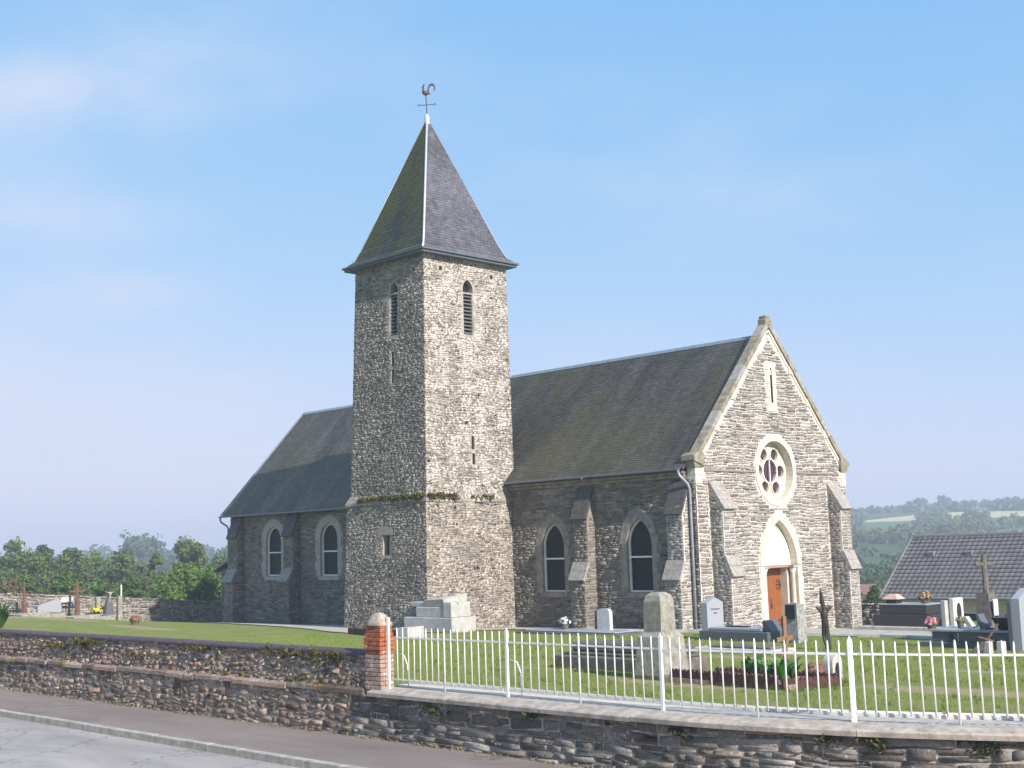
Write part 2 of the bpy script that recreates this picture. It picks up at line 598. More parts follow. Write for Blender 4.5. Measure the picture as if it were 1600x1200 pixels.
def lay(outer, holes, ch=(.07, .14), sl=(.18, .55), rng=None, gap=.012):
    """rubble courses inside outer polygon, outside holes -> array of (u0,v0,u1,v1)"""
    rng = rng or RNG
    us = [p[0] for p in outer]
    vs_ = [p[1] for p in outer]
    out = []
    v = min(vs_)
    hb = [(min(p[0] for p in h), max(p[0] for p in h), min(p[1] for p in h), max(p[1] for p in h), h) for h in holes]

    def free(u0, v0, u1, v1):
        for k in range(5):
            for vv in (v0 + .01, (v0 + v1) / 2, v1 - .01):
                pt = (u0 + (u1 - u0) * (k + .0001) / 4.0002, vv)
                if not in_poly(pt, outer):
                    return False
        for a, b, c, d, h in hb:
            if u1 < a or u0 > b or v1 < c or v0 > d:
                continue
            for k in range(6):
                for vv in (v0, (v0 + v1) / 2, v1):
                    if in_poly((u0 + (u1 - u0) * k / 5, vv), h):
                        return False
        return True
    while v < max(vs_) - .03:
        h = min(rng.uniform(*ch), max(vs_) - v - .002)
        u = min(us) + rng.uniform(0, .05)
        while u < max(us) - .03:
            w = rng.uniform(*sl) * rng.choice([.6, 1, 1, 1.3])
            u1 = min(u + w, max(us))
            if free(u, v, u1, v + h):
                if h > .11 and rng.random() < .3:
                    s = v + h * rng.uniform(.4, .6)
                    out += [(u, v, u1, s - gap), (u, s, u1, v + h - gap)]
                else:
                    out.append((u, v, u1 - gap, v + h - gap))
                u = u1
            else:                 # creep towards the obstacle with small stones
                w2 = .11
                if free(u, v, u + w2, v + h):
                    out.append((u, v, u + w2 - gap, v + h - gap))
                u += w2
        v += h
    return np.array(out)


def stone_geo(rects, fn, depth=(.012, .04), rough=.22, rng=None, warp=.02, cham=(.08, .32)):
    rng = rng or RNG
    n = len(rects)
    u0, v0, u1, v1 = rects.T
    w, h = u1 - u0, v1 - v0
    c = np.minimum(w, h) * rng.uniform(*cham, (n,))
    cu = np.minimum(c * 1.4, w * .35)
    P = np.stack([np.stack([u0 + cu, v0], 1), np.stack([u1 - cu, v0], 1), np.stack([u1, v0 + c], 1), np.stack([u1, v1 - c], 1),
                  np.stack([u1 - cu, v1], 1), np.stack([u0 + cu, v1], 1), np.stack([u0, v1 - c], 1), np.stack([u0, v0 + c], 1)], 1)
    P = P + rng.uniform(-.5, .5, P.shape) * (np.minimum(w, h) * rough)[:, None, None]
    ctr = P.mean(1, keepdims=True)
    ins = rng.uniform(.06, .2, (n, 8, 1))
    Q = P + (ctr - P) * ins * np.array([.5, 1.0])
    d = rng.uniform(*depth, (n, 1)) + rng.uniform(-.25, .25, (n, 8)) * (depth[1] - depth[0])
    tilt = rng.uniform(-.3, .3, (n, 1)) * depth[1] * np.sign(Q[:, :, 1] - ctr[:, :, 1])
    allp = np.concatenate([P, Q], 1)
    dd = np.concatenate([np.full((n, 8), -.012), d + tilt], 1)
    uu, vv = allp[..., 0], allp[..., 1]
    if warp:
        vv = vv + warp * np.sin(uu * 1.9 + vv * .7) + warp * .6 * np.sin(uu * 4.3 - vv * 2.1 + 1)
    v3 = fn(uu, vv, dd)
    rnd = np.repeat(rng.random((n, 3)), 16, 0)
    return v3.reshape(-1, 3), rnd


_sf = [(i, (i + 1) % 8, 8 + (i + 1) % 8, 8 + i) for i in range(8)] + [(8, 9, 10, 15), (15, 10, 11, 14), (14, 11, 12, 13)]
STONE_F = np.array(_sf)


def stones(rects, fn, mat_, parent, name='stones', singles=0, **kw):
    """joined stones as one 'stuff' part; the `singles` largest become parts of their own"""
    if len(rects) == 0:
        return
    v, r = stone_geo(rects, fn, **kw)
    n = len(rects)
    order = np.argsort(-(rects[:, 2] - rects[:, 0]) * (rects[:, 3] - rects[:, 1]))
    if callable(singles):
        sc = singles(fn((rects[:, 0] + rects[:, 2]) / 2, (rects[:, 1] + rects[:, 3]) / 2, np.zeros(n)), (rects[:, 2] - rects[:, 0]) * (rects[:, 3] - rects[:, 1]))
        order = np.argsort(-sc)
        k = 300
    else:
        k = singles
    V = v.reshape(n, 16, 3)
    R = r.reshape(n, 16, 3)
    for i in order[:k]:
        quad_mesh('stone', V[i], STONE_F, mat_, R[i], parent)
    rest = order[k:]
    if len(rest):
        F = (STONE_F[None] + (np.arange(len(rest)) * 16)[:, None, None]).reshape(-1, 4)
        quad_mesh(name, V[rest].reshape(-1, 3), F, mat_, R[rest].reshape(-1, 3), parent, 'stuff')


def holed(mb, outer, holes, fn, mi=0, reveal=None, rmi=1):
    """wall face with real openings; reveal = list of depths"""
    polys = [[Vector((u, v, 0)) for u, v in outer]] + [[Vector((u, v, 0)) for u, v in h] for h in holes]
    flat = [p for q in polys for p in q]
    tris = tessellate_polygon(polys)
    v = fn(np.array([p.x for p in flat]), np.array([p.y for p in flat]), np.zeros(len(flat)))
    mb.add(v, tris, mi)
    for h, d in zip(holes, reveal or []):
        u = np.array([p[0] for p in h])
        w = np.array([p[1] for p in h])
        n = len(h)
        vv = np.concatenate([fn(u, w, np.full(n, .0)), fn(u, w, np.full(n, -d))])
        mb.add(vv, [(i, (i + 1) % n, n + (i + 1) % n, n + i) for i in range(n)], rmi)


def arch(c, w, z0, zs, rise, n=9):
    """outline of an arched opening, counter-clockwise from lower left corner... lower right first"""
    R_ = (rise * rise + w * w) / (2 * w)
    pts = [(c - w, z0), (c + w, z0)]
    ang = math.atan2(rise, R_ - w) if R_ > w else math.pi / 2
    right = [(c + w - R_ + R_ * math.cos(ang * k / n), zs + R_ * math.sin(ang * k / n)) for k in range(n + 1)]
    left = [(2 * c - x, z) for x, z in right[:-1]][::-1]
    return pts + right + left


def circle(cu, cv, r, n=32, a0=0):
    return [(cu + r * math.cos(a0 + 2 * math.pi * k / n), cv + r * math.sin(a0 + 2 * math.pi * k / n)) for k in range(n)]


def ring_blocks(inner, outer, fn, d0, d1, mat_, parent, name, every=2, gap=.008, skip=lambda i: False):
    """separate wedge blocks between two outlines of equal length"""
    n = len(inner)
    i = 0
    while i < n:
        j = min(i + every, n)
        if not skip(i):
            idx = list(range(i, j + 1))
            poly = [inner[k % n] for k in idx] + [outer[k % n] for k in idx[::-1]]
            cx = sum(p[0] for p in poly) / len(poly)
            cy = sum(p[1] for p in poly) / len(poly)
            L = max(.05, max(math.hypot(p[0] - cx, p[1] - cy) for p in poly))
            s = 1 - gap / L
            poly = [(cx + (p[0] - cx) * s, cy + (p[1] - cy) * s) for p in poly]
            mb = MB()
            mb.prism(poly, lambda u, v, d: tuple(fn(np.array(u), np.array(v), np.array(d))), d0, d1 + random.uniform(-.004, .006))
            mb.build(name, mat_, parent)
        i = j


def ring_frame(mb, inner, outer, fn, d0, d1, mi=0):
    n = len(inner)
    g = lambda pts, d: fn(np.array([p[0] for p in pts]), np.array([p[1] for p in pts]), np.full(n, d))
    v = np.concatenate([g(inner, d0), g(outer, d0), g(inner, d1), g(outer, d1)])
    f = []
    for i in range(n):
        j = (i + 1) % n
        f += [(2 * n + i, 2 * n + j, 3 * n + j, 3 * n + i), (i, n + i, n + j, j), (i, j, 2 * n + j, 2 * n + i), (n + i, 3 * n + i, 3 * n + j, n + j)]
    mb.add(v, f, mi)


# ================================================================== SETTING
def sstep(t):
    t = np.clip(t, 0, 1)
    return t * t * (3 - 2 * t)


def yard(x, y):
    t = np.clip(-x / 37, 0, 1)
    sl = .024 + .076 * sstep(t)
    ys = 21 - 12 * t
    neg = sl * np.minimum(-y, ys)
    pos = -(.06 + .03 * t) * np.minimum(y, 16)
    return np.where(y < 0, neg, pos) + .013 * np.clip(x, -37, 0)


def valley(x, y):
    dx, dy = x - CAM[0], y - CAM[1]
    r = np.hypot(dx, dy)
    ang = np.arctan2(dx * FLAT_R[0] + dy * FLAT_R[1], dx * FLAT_F[0] + dy * FLAT_F[1])
    w = sstep((ang + .05) / .3)
    left = np.interp(r, [0, 60, 100, 150, 260, 450, 900, 1600], [-1, -2.5, -4.5, -6, -6, -2, 5, 9])
    right = np.interp(r, [0, 60, 90, 150, 250, 400, 650, 820, 1000, 1600], [-1, -2.4, -3.4, -8, -9, -2, 9.5, 16.5, 17, 12])
    z = left * (1 - w) + right * w
    return z + sstep((r - 150) / 200) * (1.6 * np.sin(x * .011 + 1) * np.cos(y * .013) + 1.2 * np.sin((x + y) * .005))


def bend(x):      # the street wall curves away beyond the middle of the railings
    x = np.minimum(np.asarray(x, float), 40)
    return .047 * np.clip(x - 15.5, 0, 8.5) ** 2 + .8 * np.maximum(0, x - 24)


def H(x, y):
    x = np.asarray(x, float)
    y = np.asarray(y, float)
    by = bend(x)
    cx = np.clip(x, -37.4, 26)
    cy = np.clip(y, -21.5, 13)
    d = np.hypot(x - cx, np.where(y < -21.5, 0, y - cy))
    z = yard(cx, cy)
    b = sstep(d / 38)
    z = z * (1 - b) + valley(x, y) * b
    # street trench in front of the wall, grass bank under the photographer
    st = (y < -21.5 + by) & (y > -31.0)
    z = np.where(st, -.8, z)
    z = np.where(y <= -31.0, -.8 + 2.25 * sstep((-31.0 - y) / 5.0), z)
    return z


def axis(lo, fine0, fine1, hi, step, grow, extra=()):
    a = list(np.arange(fine0, fine1 + 1e-6, step))
    s, p = step, fine0
    left = []
    while p > lo:
        s *= grow
        p -= s
        left.append(max(p, lo))
    s, p = step, fine1
    right = []
    while p < hi:
        s *= grow
        p += s
        right.append(min(p, hi))
    return np.unique(np.array(left[::-1] + a + right + list(extra)).round(4))


gx = axis(-1500, -42, 28, 900, .8, 1.09)
gy = axis(-900, -36, 16, 1500, .7, 1.09, (-21.49, -21.52, -31.0))
GX, GY = np.meshgrid(gx, gy)
GY = GY + bend(GX) * np.interp(GY, [-31, -23.5, -19.5, 60], [0, 1, 1, 0])
GZ = H(GX, GY)
nx, ny = len(gx), len(gy)
ii = np.arange(nx * ny).reshape(ny, nx)
gf = np.stack([ii[:-1, :-1], ii[:-1, 1:], ii[1:, 1:], ii[1:, :-1]], -1).reshape(-1, 4)


def ground_mat():
    n = NT("lawn_and_fields")
    x, y, z = n.xyz()
    # mown lawn
    c = n.mix(n.noise(2.2, 6, .65), (.125, .165, .030), (.22, .25, .06))
    c = n.mix(n.math('MULTIPLY', n.step(n.noise(.9, 6, .7, off=3.0), .42, .60), .85), c, (.235, .225, .085))
    c = n.mix(n.math('MULTIPLY', n.step(n.noise(22, 4, .7), .45, .75), .35), c, (.085, .11, .022))
    # bare soil and sandy patches
    tot = None
    for (px, py, rx, ry, a) in [(17.0, -15.3, 1.9, .7, 1.2), (13.2, -16.9, 2.2, .75, 1.0), (11.2, -16.6, 1.3, .6, .9), (15.6, -11.2, 1.2, .4, .9), (8.6, -8.6, 2.0, .5, .9),
                                (9.4, -10.4, 2.4, .5, .8), (-6.5, -6.9, 2.6, 1.1, 1.0), (-34.5, -4.4, 3.0, 5.0, 1.4), (-28, -11.2, 5.0, 1.3, 1.4), (-17.5, -12.0, 2.6, .7, 1.2), (7.4, -15.8, 1.6, .5, .9),
                                (12.5, -5.0, 3.0, .5, .6), (10.0, -6.8, 2.6, .45, .6)]:
        a1 = n.math('DIVIDE', n.math('SUBTRACT', x, px), rx)
        b1 = n.math('DIVIDE', n.math('SUBTRACT', y, py), ry)
        r2 = n.math('ADD', n.math('MULTIPLY', a1, a1), n.math('MULTIPLY', b1, b1))
        m = n.math('MULTIPLY', n.math('POWER', 2.718, n.math('MULTIPLY', r2, -1)), a)
        tot = m if tot is None else n.math('ADD', tot, m)
    sm = n.step(n.math('ADD', tot, n.math('MULTIPLY', n.math('SUBTRACT', n.noise(2.4, 6, .7), .5), 1.1)), .34, .80)
    c = n.mix(n.math('MULTIPLY', sm, .85), c, n.mix(n.noise(9, 5, .7), (.20, .155, .085), (.42, .345, .215)))
    # fields beyond the yard
    n2 = n.t.nodes.new('ShaderNodeTexVoronoi')
    n2.inputs['Scale'].default_value = .0075
    mp = n.t.nodes.new('ShaderNodeMapping')
    mp.inputs['Rotation'].default_value = (0, 0, .4)
    mp.inputs['Scale'].default_value = (1, .5, 0)
    n.t.links.new(n.pos, mp.inputs[0])
    n.t.links.new(mp.outputs[0], n2.inputs['Vector'])
    s = n.t.nodes.new('ShaderNodeSeparateColor')
    n.t.links.new(n2.outputs['Color'], s.inputs[0])
    fld = n.ramp(s.outputs[0], [(0, (.05, .085, .025)), (.35, (.08, .15, .045)), (.55, (.40, .37, .17)), (.72, (.07, .14, .05)), (.88, (.42, .39, .19)), (1, (.08, .12, .04))], 'CONSTANT')
    fld = n.mix(1.0, fld, n.ramp(n.noise(.05, 5, .6), [(.3, .8), (.7, 1.2)]), 'MULTIPLY')
    rx_ = n.math('SUBTRACT', x, float(CAM[0]))
    ry_ = n.math('SUBTRACT', y, float(CAM[1]))
    rr_ = n.math('SQRT', n.math('ADD', n.math('MULTIPLY', rx_, rx_), n.math('MULTIPLY', ry_, ry_)))
    band = n.math('MULTIPLY', n.step(rr_, 655, 662), n.math('SUBTRACT', 1.0, n.step(rr_, 735, 742)))
    band = n.math('MULTIPLY', band, n.math('GREATER_THAN', s.outputs[1], .30))
    fld = n.mix(band, fld, (.44, .41, .20))
    dd = n.math('MAXIMUM', n.math('ABSOLUTE', n.math('ADD', x, 6)), n.math('ABSOLUTE', n.math('ADD', y, 6)))
    c = n.mix(n.step(dd, 45, 110), c, fld)
    n.bump(n.math('ADD', n.noise(35, 4, .7), n.math('MULTIPLY', n.noise(5, 4, .6), .6)), .8, .035)
    return n.done(c, .95, spec=.1)


M_GROUND = ground_mat()
ground = quad_mesh("ground", np.stack([GX, GY, GZ], -1).reshape(-1, 3), gf, M_GROUND)
structure(ground)


def sheet(name, xs, ys, zf, mat_, keep=None, curve=False):
    X, Y = np.meshgrid(xs, ys)
    if curve:
        Y = Y + bend(X) * np.clip((Y + 23.86) / 2.2, 0, 1)
    Z = zf(X, Y) if callable(zf) else np.full_like(X, zf)
    i2 = np.arange(X.size).reshape(X.shape)
    f = np.stack([i2[:-1, :-1], i2[:-1, 1:], i2[1:, 1:], i2[1:, :-1]], -1).reshape(-1, 4)
    if keep is not None:
        cx = X.ravel()[f].mean(1)
        cy = Y.ravel()[f].mean(1)
        f = f[keep(cx, cy)]
    return structure(quad_mesh(name, np.stack([X, Y, Z], -1).reshape(-1, 3), f, mat_))


def asphalt(name, base, lo, hi, crack=True):
    n = NT(name)
    c = n.mix(1.0, base, n.ramp(n.noise(.7, 5, .6, stretch=(.35, 1.6, 1)), [(.3, lo), (.7, hi)]), 'MULTIPLY')
    c = n.mix(1.0, c, n.ramp(n.noise(60, 3, .7), [(.3, .78), (.7, 1.22)]), 'MULTIPLY')
    c = n.mix(n.math('MULTIPLY', n.step(n.noise(24, 3, .6, off=4.0), .70, .74), .6), c, (.35, .32, .29))
    # wandering cracks, darker repair patches and oil stains
    wv = n.t.nodes.new('ShaderNodeVectorMath')
    wv.operation = 'ADD'
    n.t.links.new(n.pos, wv.inputs[0])
    n.t.links.new(n.noise(1.4, 4, .6, out='Color'), wv.inputs[1])
    vo = n.t.nodes.new('ShaderNodeTexVoronoi')
    vo.feature = 'DISTANCE_TO_EDGE'
    vo.inputs['Scale'].default_value = .42
    n.t.links.new(wv.outputs[0], vo.inputs['Vector'])
    ck = n.math('MULTIPLY', n.step(vo.outputs['Distance'], .012, .004), n.step(n.noise(.3, 3, .5, off=12.0), .46, .56))
    c = n.mix(n.math('MULTIPLY', ck, .65), c, tuple(k * .35 for k in base))
    c = n.mix(n.math('MULTIPLY', n.step(n.noise(.55, 4, .55, off=15.0), .60, .64), .35), c, tuple(k * .68 for k in base))
    c = n.mix(n.math('MULTIPLY', n.step(n.noise(2.6, 5, .7, off=19.0), .64, .80), .5), c, tuple(k * 1.45 for k in base))
    n.bump(n.noise(130, 3, .7), .5, .006)
    return n.done(c, .88, spec=.25)


M_ROAD = asphalt("road_asphalt", (.30, .268, .25), .78, 1.2)
M_PAVE = asphalt("reddish_pavement_asphalt", (.205, .165, .148), .82, 1.16)
sheet("road", np.linspace(-120, 70, 96), np.linspace(-31.2, -23.97, 8), -.42, M_ROAD)
sheet("pavement", np.linspace(-120, 70, 191), np.linspace(-23.86, -21.6, 5), -.30, M_PAVE, curve=True)
M_CONC = plain("kerb_concrete", (.38, .34, .295), .9, .25, 5, bump=.4)
M_CONCP = plain("pale_concrete", (.60, .56, .50), .9, .14, 6, bump=.3, spots=(7, .68, .74, (.22, .2, .17)))
kb = MB()
kb.box(-120, 70, -23.99, -23.86, -.8, -.296)
kerb = structure(kb.build("kerb", M_CONC))
kx = -16.0
while kx < 30:
    b = MB()
    b.bbox(kx, kx + .996, -24.0, -23.85, -.6, -.285 + random.uniform(-.003, .003), .010)
    b.build("kerb_stone", M_CONC, kerb)
    kx += 1.0


def gravel_mat():
    n = NT("pale_gravel")
    c = n.mix(n.voro(38, out='Distance'), (.52, .48, .42), (.36, .33, .29))
    c = n.mix(1.0, c, n.ramp(n.noise(.8, 5, .6), [(.3, .78), (.7, 1.12)]), 'MULTIPLY')
    n.bump(n.voro(60), .7, .02)
    return n.done(c, .95, spec=.1)


M_GRAV = gravel_mat()
GP = [(-33.5, 1.0), (-33.5, -2.8), (-14.5, -6.6), (-11.6, -7.6), (-9.0, -8.2), (-8.2, -6.4), (-7.6, -2.2), (-3, -2.3), (0.6, -1.55), (7.5, -1.0), (12.5, -1.6), (16.5, -1.9), (16.5, 6), (9, 12.5), (-1, 13), (-1, 1.0)]
sheet("gravel_path", np.arange(-34, 17, .3), np.arange(-9, 13.2, .3), lambda x, y: H(x, y) + .035, M_GRAV,
      keep=lambda cx, cy: np.array([in_poly((a, b), GP) for a, b in zip(cx, cy)]))
# pale concrete edging of the path
ke = MB()
ke.box(0, .01, 0, .01, -3, -2.99)
path_edge = thing("path_edging", "pale concrete edging along the gravel path round the church", "edging", (0.6, -1.55, 0))
for (a, b) in zip(GP[7:12], GP[8:13]):
    L = math.hypot(b[0] - a[0], b[1] - a[1])
    k = max(1, round(L / 1.0))
    for i in range(k):
        p = [np.array(a) + (np.array(b) - np.array(a)) * t for t in (i / k, (i + .985) / k)]
        dn = np.array([-(b[1] - a[1]), b[0] - a[0]]) / L * .06
        q = [p[0] - dn, p[1] - dn, p[1] + dn, p[0] + dn]
        z = [float(H(*w)) for w in q]
        m = MB()
        m.hexa([(w[0], w[1], zz - .1) for w, zz in zip(q, z)] + [(w[0], w[1], zz + .10) for w, zz in zip(q, z)])
        m.build("edging_block", M_CONCP, path_edge)

# ================================================================== CHURCH
church = thing("church", "stone village church with square tower, slate roofs and gabled entrance front", "church", (-9.4, 0, 0))

# ---- entrance front (x = 0 plane, u = y, v = z)
fF = plane_map((0, 0, 0), (0, 1, 0), (0, 0, 1))
CY = 5.05
door_o = arch(CY, 1.09, -1.2, 2.1, 1.72, 10)
rose_o = circle(CY, 5.70, 1.14, 40)
lanc_o = arch(CY, .075, 8.32, 9.35, .1, 3)
facade_o = [(0, -1.2), (CY - 1.09, -1.2)] + [(u, v) for u, v in door_o[2:][::-1]] + [(CY + 1.09, -1.2), (10, -1.2), (10, 5.75), (5.0, 11.2), (0, 5.75)]
mb = MB()
holed(mb, facade_o, [rose_o, lanc_o], fF, 0, [.36, .25], 1)
n_ = len(door_o)
du = np.array([p[0] for p in door_o])
dv = np.array([p[1] for p in door_o])
mb.add(np.concatenate([fF(du, dv, np.full(n_, 0.)), fF(du, dv, np.full(n_, -.34))]), [(i, (i + 1) % n_, n_ + (i + 1) % n_, n_ + i) for i in range(1, n_)], 1)
mb.box(-.45, -.02, .05, 3.5, -1.2, 5.7)
mb.box(-.45, -.40, .05, 9.95, 4.4, 5.7)
facade = mb.build("facade_wall", [M_FACM, M_ASH], church, fix=False)
door_outer = arch(CY, 1.38, -1.2, 2.1, 2.08, 10)
rose_outer = circle(CY, 5.70, 1.36, 40)
lanc_hole = [(CY - .32, 7.98), (CY + .32, 7.98), (CY + .32, 9.85), (CY - .32, 9.85)]
butt_holes = [[(y0, -1.2), (y1, -1.2), (y1, 5.1), (y0, 5.1)] for y0, y1 in ((.75, 1.45), (8.6, 9.3))]
quoinL = [[(0, z), (w, z), (w, z + .3), (0, z + .3)] for z, w in ((5.15, .35), (5.45, .5))]
rects = lay([(0.02, -1.0), (9.98, -1.0), (9.98, 5.72), (5.0, 11.0), (0.02, 5.72)], [door_outer, rose_outer, lanc_hole] + butt_holes + quoinL + [[(10 - a, b) for a, b in q] for q in quoinL],
            (.075, .165), (.20, .55), gap=.024)
stones(rects, fF, M_FAC, facade, 'small_stones', singles=300, depth=(.010, .035), warp=.025)
# quoin blocks under the kneelers
for q in quoinL:
    for s in (0, 1):
        u0, u1 = (q[0][0], q[1][0]) if not s else (10 - q[1][0], 10 - q[0][0])
        m = MB()
        m.bbox(-.35, .03, u0 + (.0 if s else -.02), u1 + (.02 if s else 0), q[0][1] + .004, q[2][1] - .004, .01)
        m.build("quoin", M_ASH, facade)
# string course
for a_, b_ in ((.5, CY - 1.38), (CY + 1.38, 9.5)):
    m = MB()
    m.bbox(-.02, .055, a_, b_, 5.60, 5.68, .012)
    m.build("string_course", M_FAC, facade)

# gable coping, in separate blocks each side, kneelers and apex stone
coping = MB()
coping.box(-.36, .02, 4.9, 5.1, 11.0, 11.05)
coping = coping.build("gable_coping", M_COPE, church)
for s in (-1, 1):
    a = np.array([5.0 + s * .08, 11.50])
    b = np.array([5.0 + s * 5.13, 6.02])
    L = np.linalg.norm(b - a)
    t = (b - a) / L
    nn = np.array([-t[1], t[0]]) * (1 if s > 0 else -1)
    if nn[1] < 0:
        nn = -nn
    k = 9
    for i in range(k):
        p0 = a + t * L * i / k
        p1 = a + t * (L * (i + 1) / k - .012)
        q = [p0 - nn * .19, p1 - nn * .19, p1, p0]
        m = MB()
        x0, x1 = -.30, .10 + random.uniform(-.004, .004)
        m.prism([(p[0], p[1]) for p in q], lambda u, v, d: (d, u, v), x0, x1)
        m.build("coping_block", M_COPE if i % 3 else M_CAP, coping)
        if i in (2, 4, 6, 8):      # cream toothing blocks tied into the rubble
            base = p1 - nn * .19
            m = MB()
            h = .48
            y_in = base[0] - s * .34
            m.prism([(base[0], base[1] - .02), (y_in, base[1] - .02), (y_in, base[1] + .12), (base[0] - s * .30 + s * 0.0, base[1] + h * .62), (base[0] - t[0] * .44, base[1] - t[1] * .44)][::(1 if s > 0 else -1)],
                    lambda u, v, d: (d, u, v), -.1, .052)
            m.build("tie_block", M_ASH, coping)
    m = MB()      # thin cream fillet just under the coping
    q = [a - nn * .195, b - nn * .195, b - nn * .30, a - nn * .30]
    m.prism([(p[0], p[1]) for p in q], lambda u, v, d: (d, u, v), -.1, .03)
    m.build("fillet", M_ASH, coping)
    # kneeler
    m = MB()
    yk = 5.0 + s * 5.0
    m.prism([(yk + s * .20, 5.98), (yk - s * .42, 5.76), (yk - s * .42, 6.25), (yk - s * .1, 6.28), (yk + s * .20, 6.16)], lambda u, v, d: (d, u, v), -.45, .13)
    m.prism([(yk + s * .10, 5.74), (yk - s * .42, 5.74), (yk - s * .42, 5.98), (yk + s * .14, 5.97)], lambda u, v, d: (d, u, v), -.45, .08)
    m.build("kneeler", M_COPE, coping)
m = MB()
m.bbox(-.30, .12, 4.80, 5.20, 11.30, 11.62, .05)
m.bbox(-.26, .08, 4.84, 5.16, 11.60, 11.74, .04)
m.build("apex_stone", M_COPE, coping)

# lancet
lf = MB()
fr_in = lanc_o
ring_frame(lf, lanc_o, [(u, v) for u, v in zip([CY - .14, CY + .14] + [CY + .14] * 4 + [CY - .14] * 3, [8.22, 8.22, 9.35, 9.42, 9.48, 9.5, 9.48, 9.42, 9.35])], fF, -.06, .036)
lancet = lf.build("gable_slit", M_ASH, church)
for k in range(7):
    z0 = 7.98 + k * .27
    for s in (-1, 1):
        wdt = .32 if k % 2 == 0 else .25
        m = MB()
        y0, y1 = sorted((CY + s * .145, CY + s * wdt))
        m.bbox(-.1, .03, y0, y1, z0 + .004, z0 + .262, .008)
        m.build("jamb_stone", M_ASH, lancet)
m = MB()
m.bbox(-.1, .03, CY - .14, CY + .14, 7.98, 8.215, .008)
m.build("sill_stone", M_ASH, lancet)
m = MB()
m.bbox(-.1, .03, CY - .14, CY + .14, 9.51, 9.86, .008)
m.build("head_stone", M_ASH, lancet)
m = MB()
for (a, b, r) in ((0, 9.63, .05), (.035, 9.55, .03)):
    m.prism(circle(CY + a, b, r, 12), lambda u, v, d: (d, u, v), .028, .034)
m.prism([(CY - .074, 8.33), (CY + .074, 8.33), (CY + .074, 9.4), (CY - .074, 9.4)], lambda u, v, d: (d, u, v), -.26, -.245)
m.build("opening_shade_panel", M_DARK, lancet)  # flat black plates painted in for the shade in slit and head

# rose window
m = MB()
holed(m, circle(CY, 5.70, 1.14, 40), [circle(CY, 5.70, .47, 28)] + [circle(CY + .725 * math.cos(a), 5.70 + .725 * math.sin(a), .235, 18) for a in [k * math.pi / 3 for k in range(6)]], plane_map((-.30, 0, 0), (0, 1, 0), (0, 0, 1)), 0, [.09] * 7, 0)
rose = m.build("rose_window", M_ASH, church, fix=False)
fR = plane_map((-.30, 0, 0), (0, 1, 0), (0, 0, 1))
ring_blocks(circle(CY, 5.70, 1.142, 40), circle(CY, 5.70, 1.36, 40), fF, -.05, .028, M_ASH, rose, "surround_stone", 4)
for k in range(6):
    a = k * math.pi / 3
    m = MB()
    ring_frame(m, circle(CY + .725 * math.cos(a), 5.70 + .725 * math.sin(a), .237, 18), circle(CY + .725 * math.cos(a), 5.70 + .725 * math.sin(a), .29, 18), fR, -.01, .03)
    m.build("petal_moulding", M_ASH, rose)
m = MB()
m.prism(circle(CY, 5.70, 1.14, 40), lambda u, v, d: (d, u, v), -.42, -.39)
m.build("pane", M_GLASSR, rose)
m = MB()
ring_frame(m, circle(CY, 5.70, .455, 36), circle(CY, 5.70, .495, 36), fR, -.0, .05)
m.box(-.30, -.255, CY - .018, CY + .018, 5.28, 6.12)
m.build("glazing_ring", M_WHITE, rose)

# entrance door
m = MB()
holed(m, arch(CY, 1.10, -1.0, 2.1, 1.73, 10), [[(CY - .78, -.99), (CY + .78, -.99), (CY + .78, 2.0), (CY - .78, 2.0)]], plane_map((-.28, 0, 0), (0, 1, 0), (0, 0, 1)), 0, [.34], 0)
door = m.build("doorway", M_ASH, church, fix=False)
m = MB()
ty = arch(CY, 1.04, 2.12, 2.14, 1.62, 10)
m.prism(ty, lambda u, v, d: (d, u, v), -.27, -.262)
m.build("tympanum", M_TYMP, door)
m = MB()
m.bbox(-.32, -.20, CY - 1.02, CY + .86, 2.0, 2.12, .02)
m.build("lintel", M_LINT, door)
for s in (-1, 1):
    lf_ = MB()
    y0, y1 = sorted((CY, CY + s * .78))
    lf_.box(-.66, -.61, y0 + .004, y1 - .004, -.9, 1.99)
    leaf = lf_.build("door_leaf", M_DOOR, door)
    pw = .26
    for k in range(3):
        p = MB()
        p.bbox(-.62, -.585, y0 + .006 + k * pw, y0 + (k + 1) * pw - .004, -.9, 1.985, .008)
        p.build("plank", M_DOOR, door)
    yo = CY + s * .76
    for zc in (1.35, -.15):
        h = MB()
        h.tube([(-.575, yo, zc), (-.575, yo - s * .34, zc)], .018, 6)
        for q in (-1, 1):
            pts = [(-.575, yo - s * (.08 + .22 * t), zc + q * (.02 + .16 * math.sin(t * 2.6))) for t in np.linspace(0, 1, 7)]
            h.tube(pts, .014, 5)
            pts = [(-.575, yo - s * (.02 + .10 * t), zc + q * (.02 + .20 * t)) for t in np.linspace(0, 1, 4)]
            h.tube(pts, .012, 5)
        h.build("strap_hinge", M_IRON, door)
h = MB()
h.bbox(-.588, -.57, CY + .03, CY + .09, .45, .85, .008)
h.tube([(-.57, CY + .06, .62), (-.52, CY + .06, .62), (-.52, CY + .06, .48)], .012, 6)
h.build("door_handle", M_IRON, door)
ring_blocks(door_o[2:], door_outer[2:], fF, -.05, .035, M_ASH, door, "voussoir", 3, skip=lambda i: i >= len(door_o[2:]) - 1)
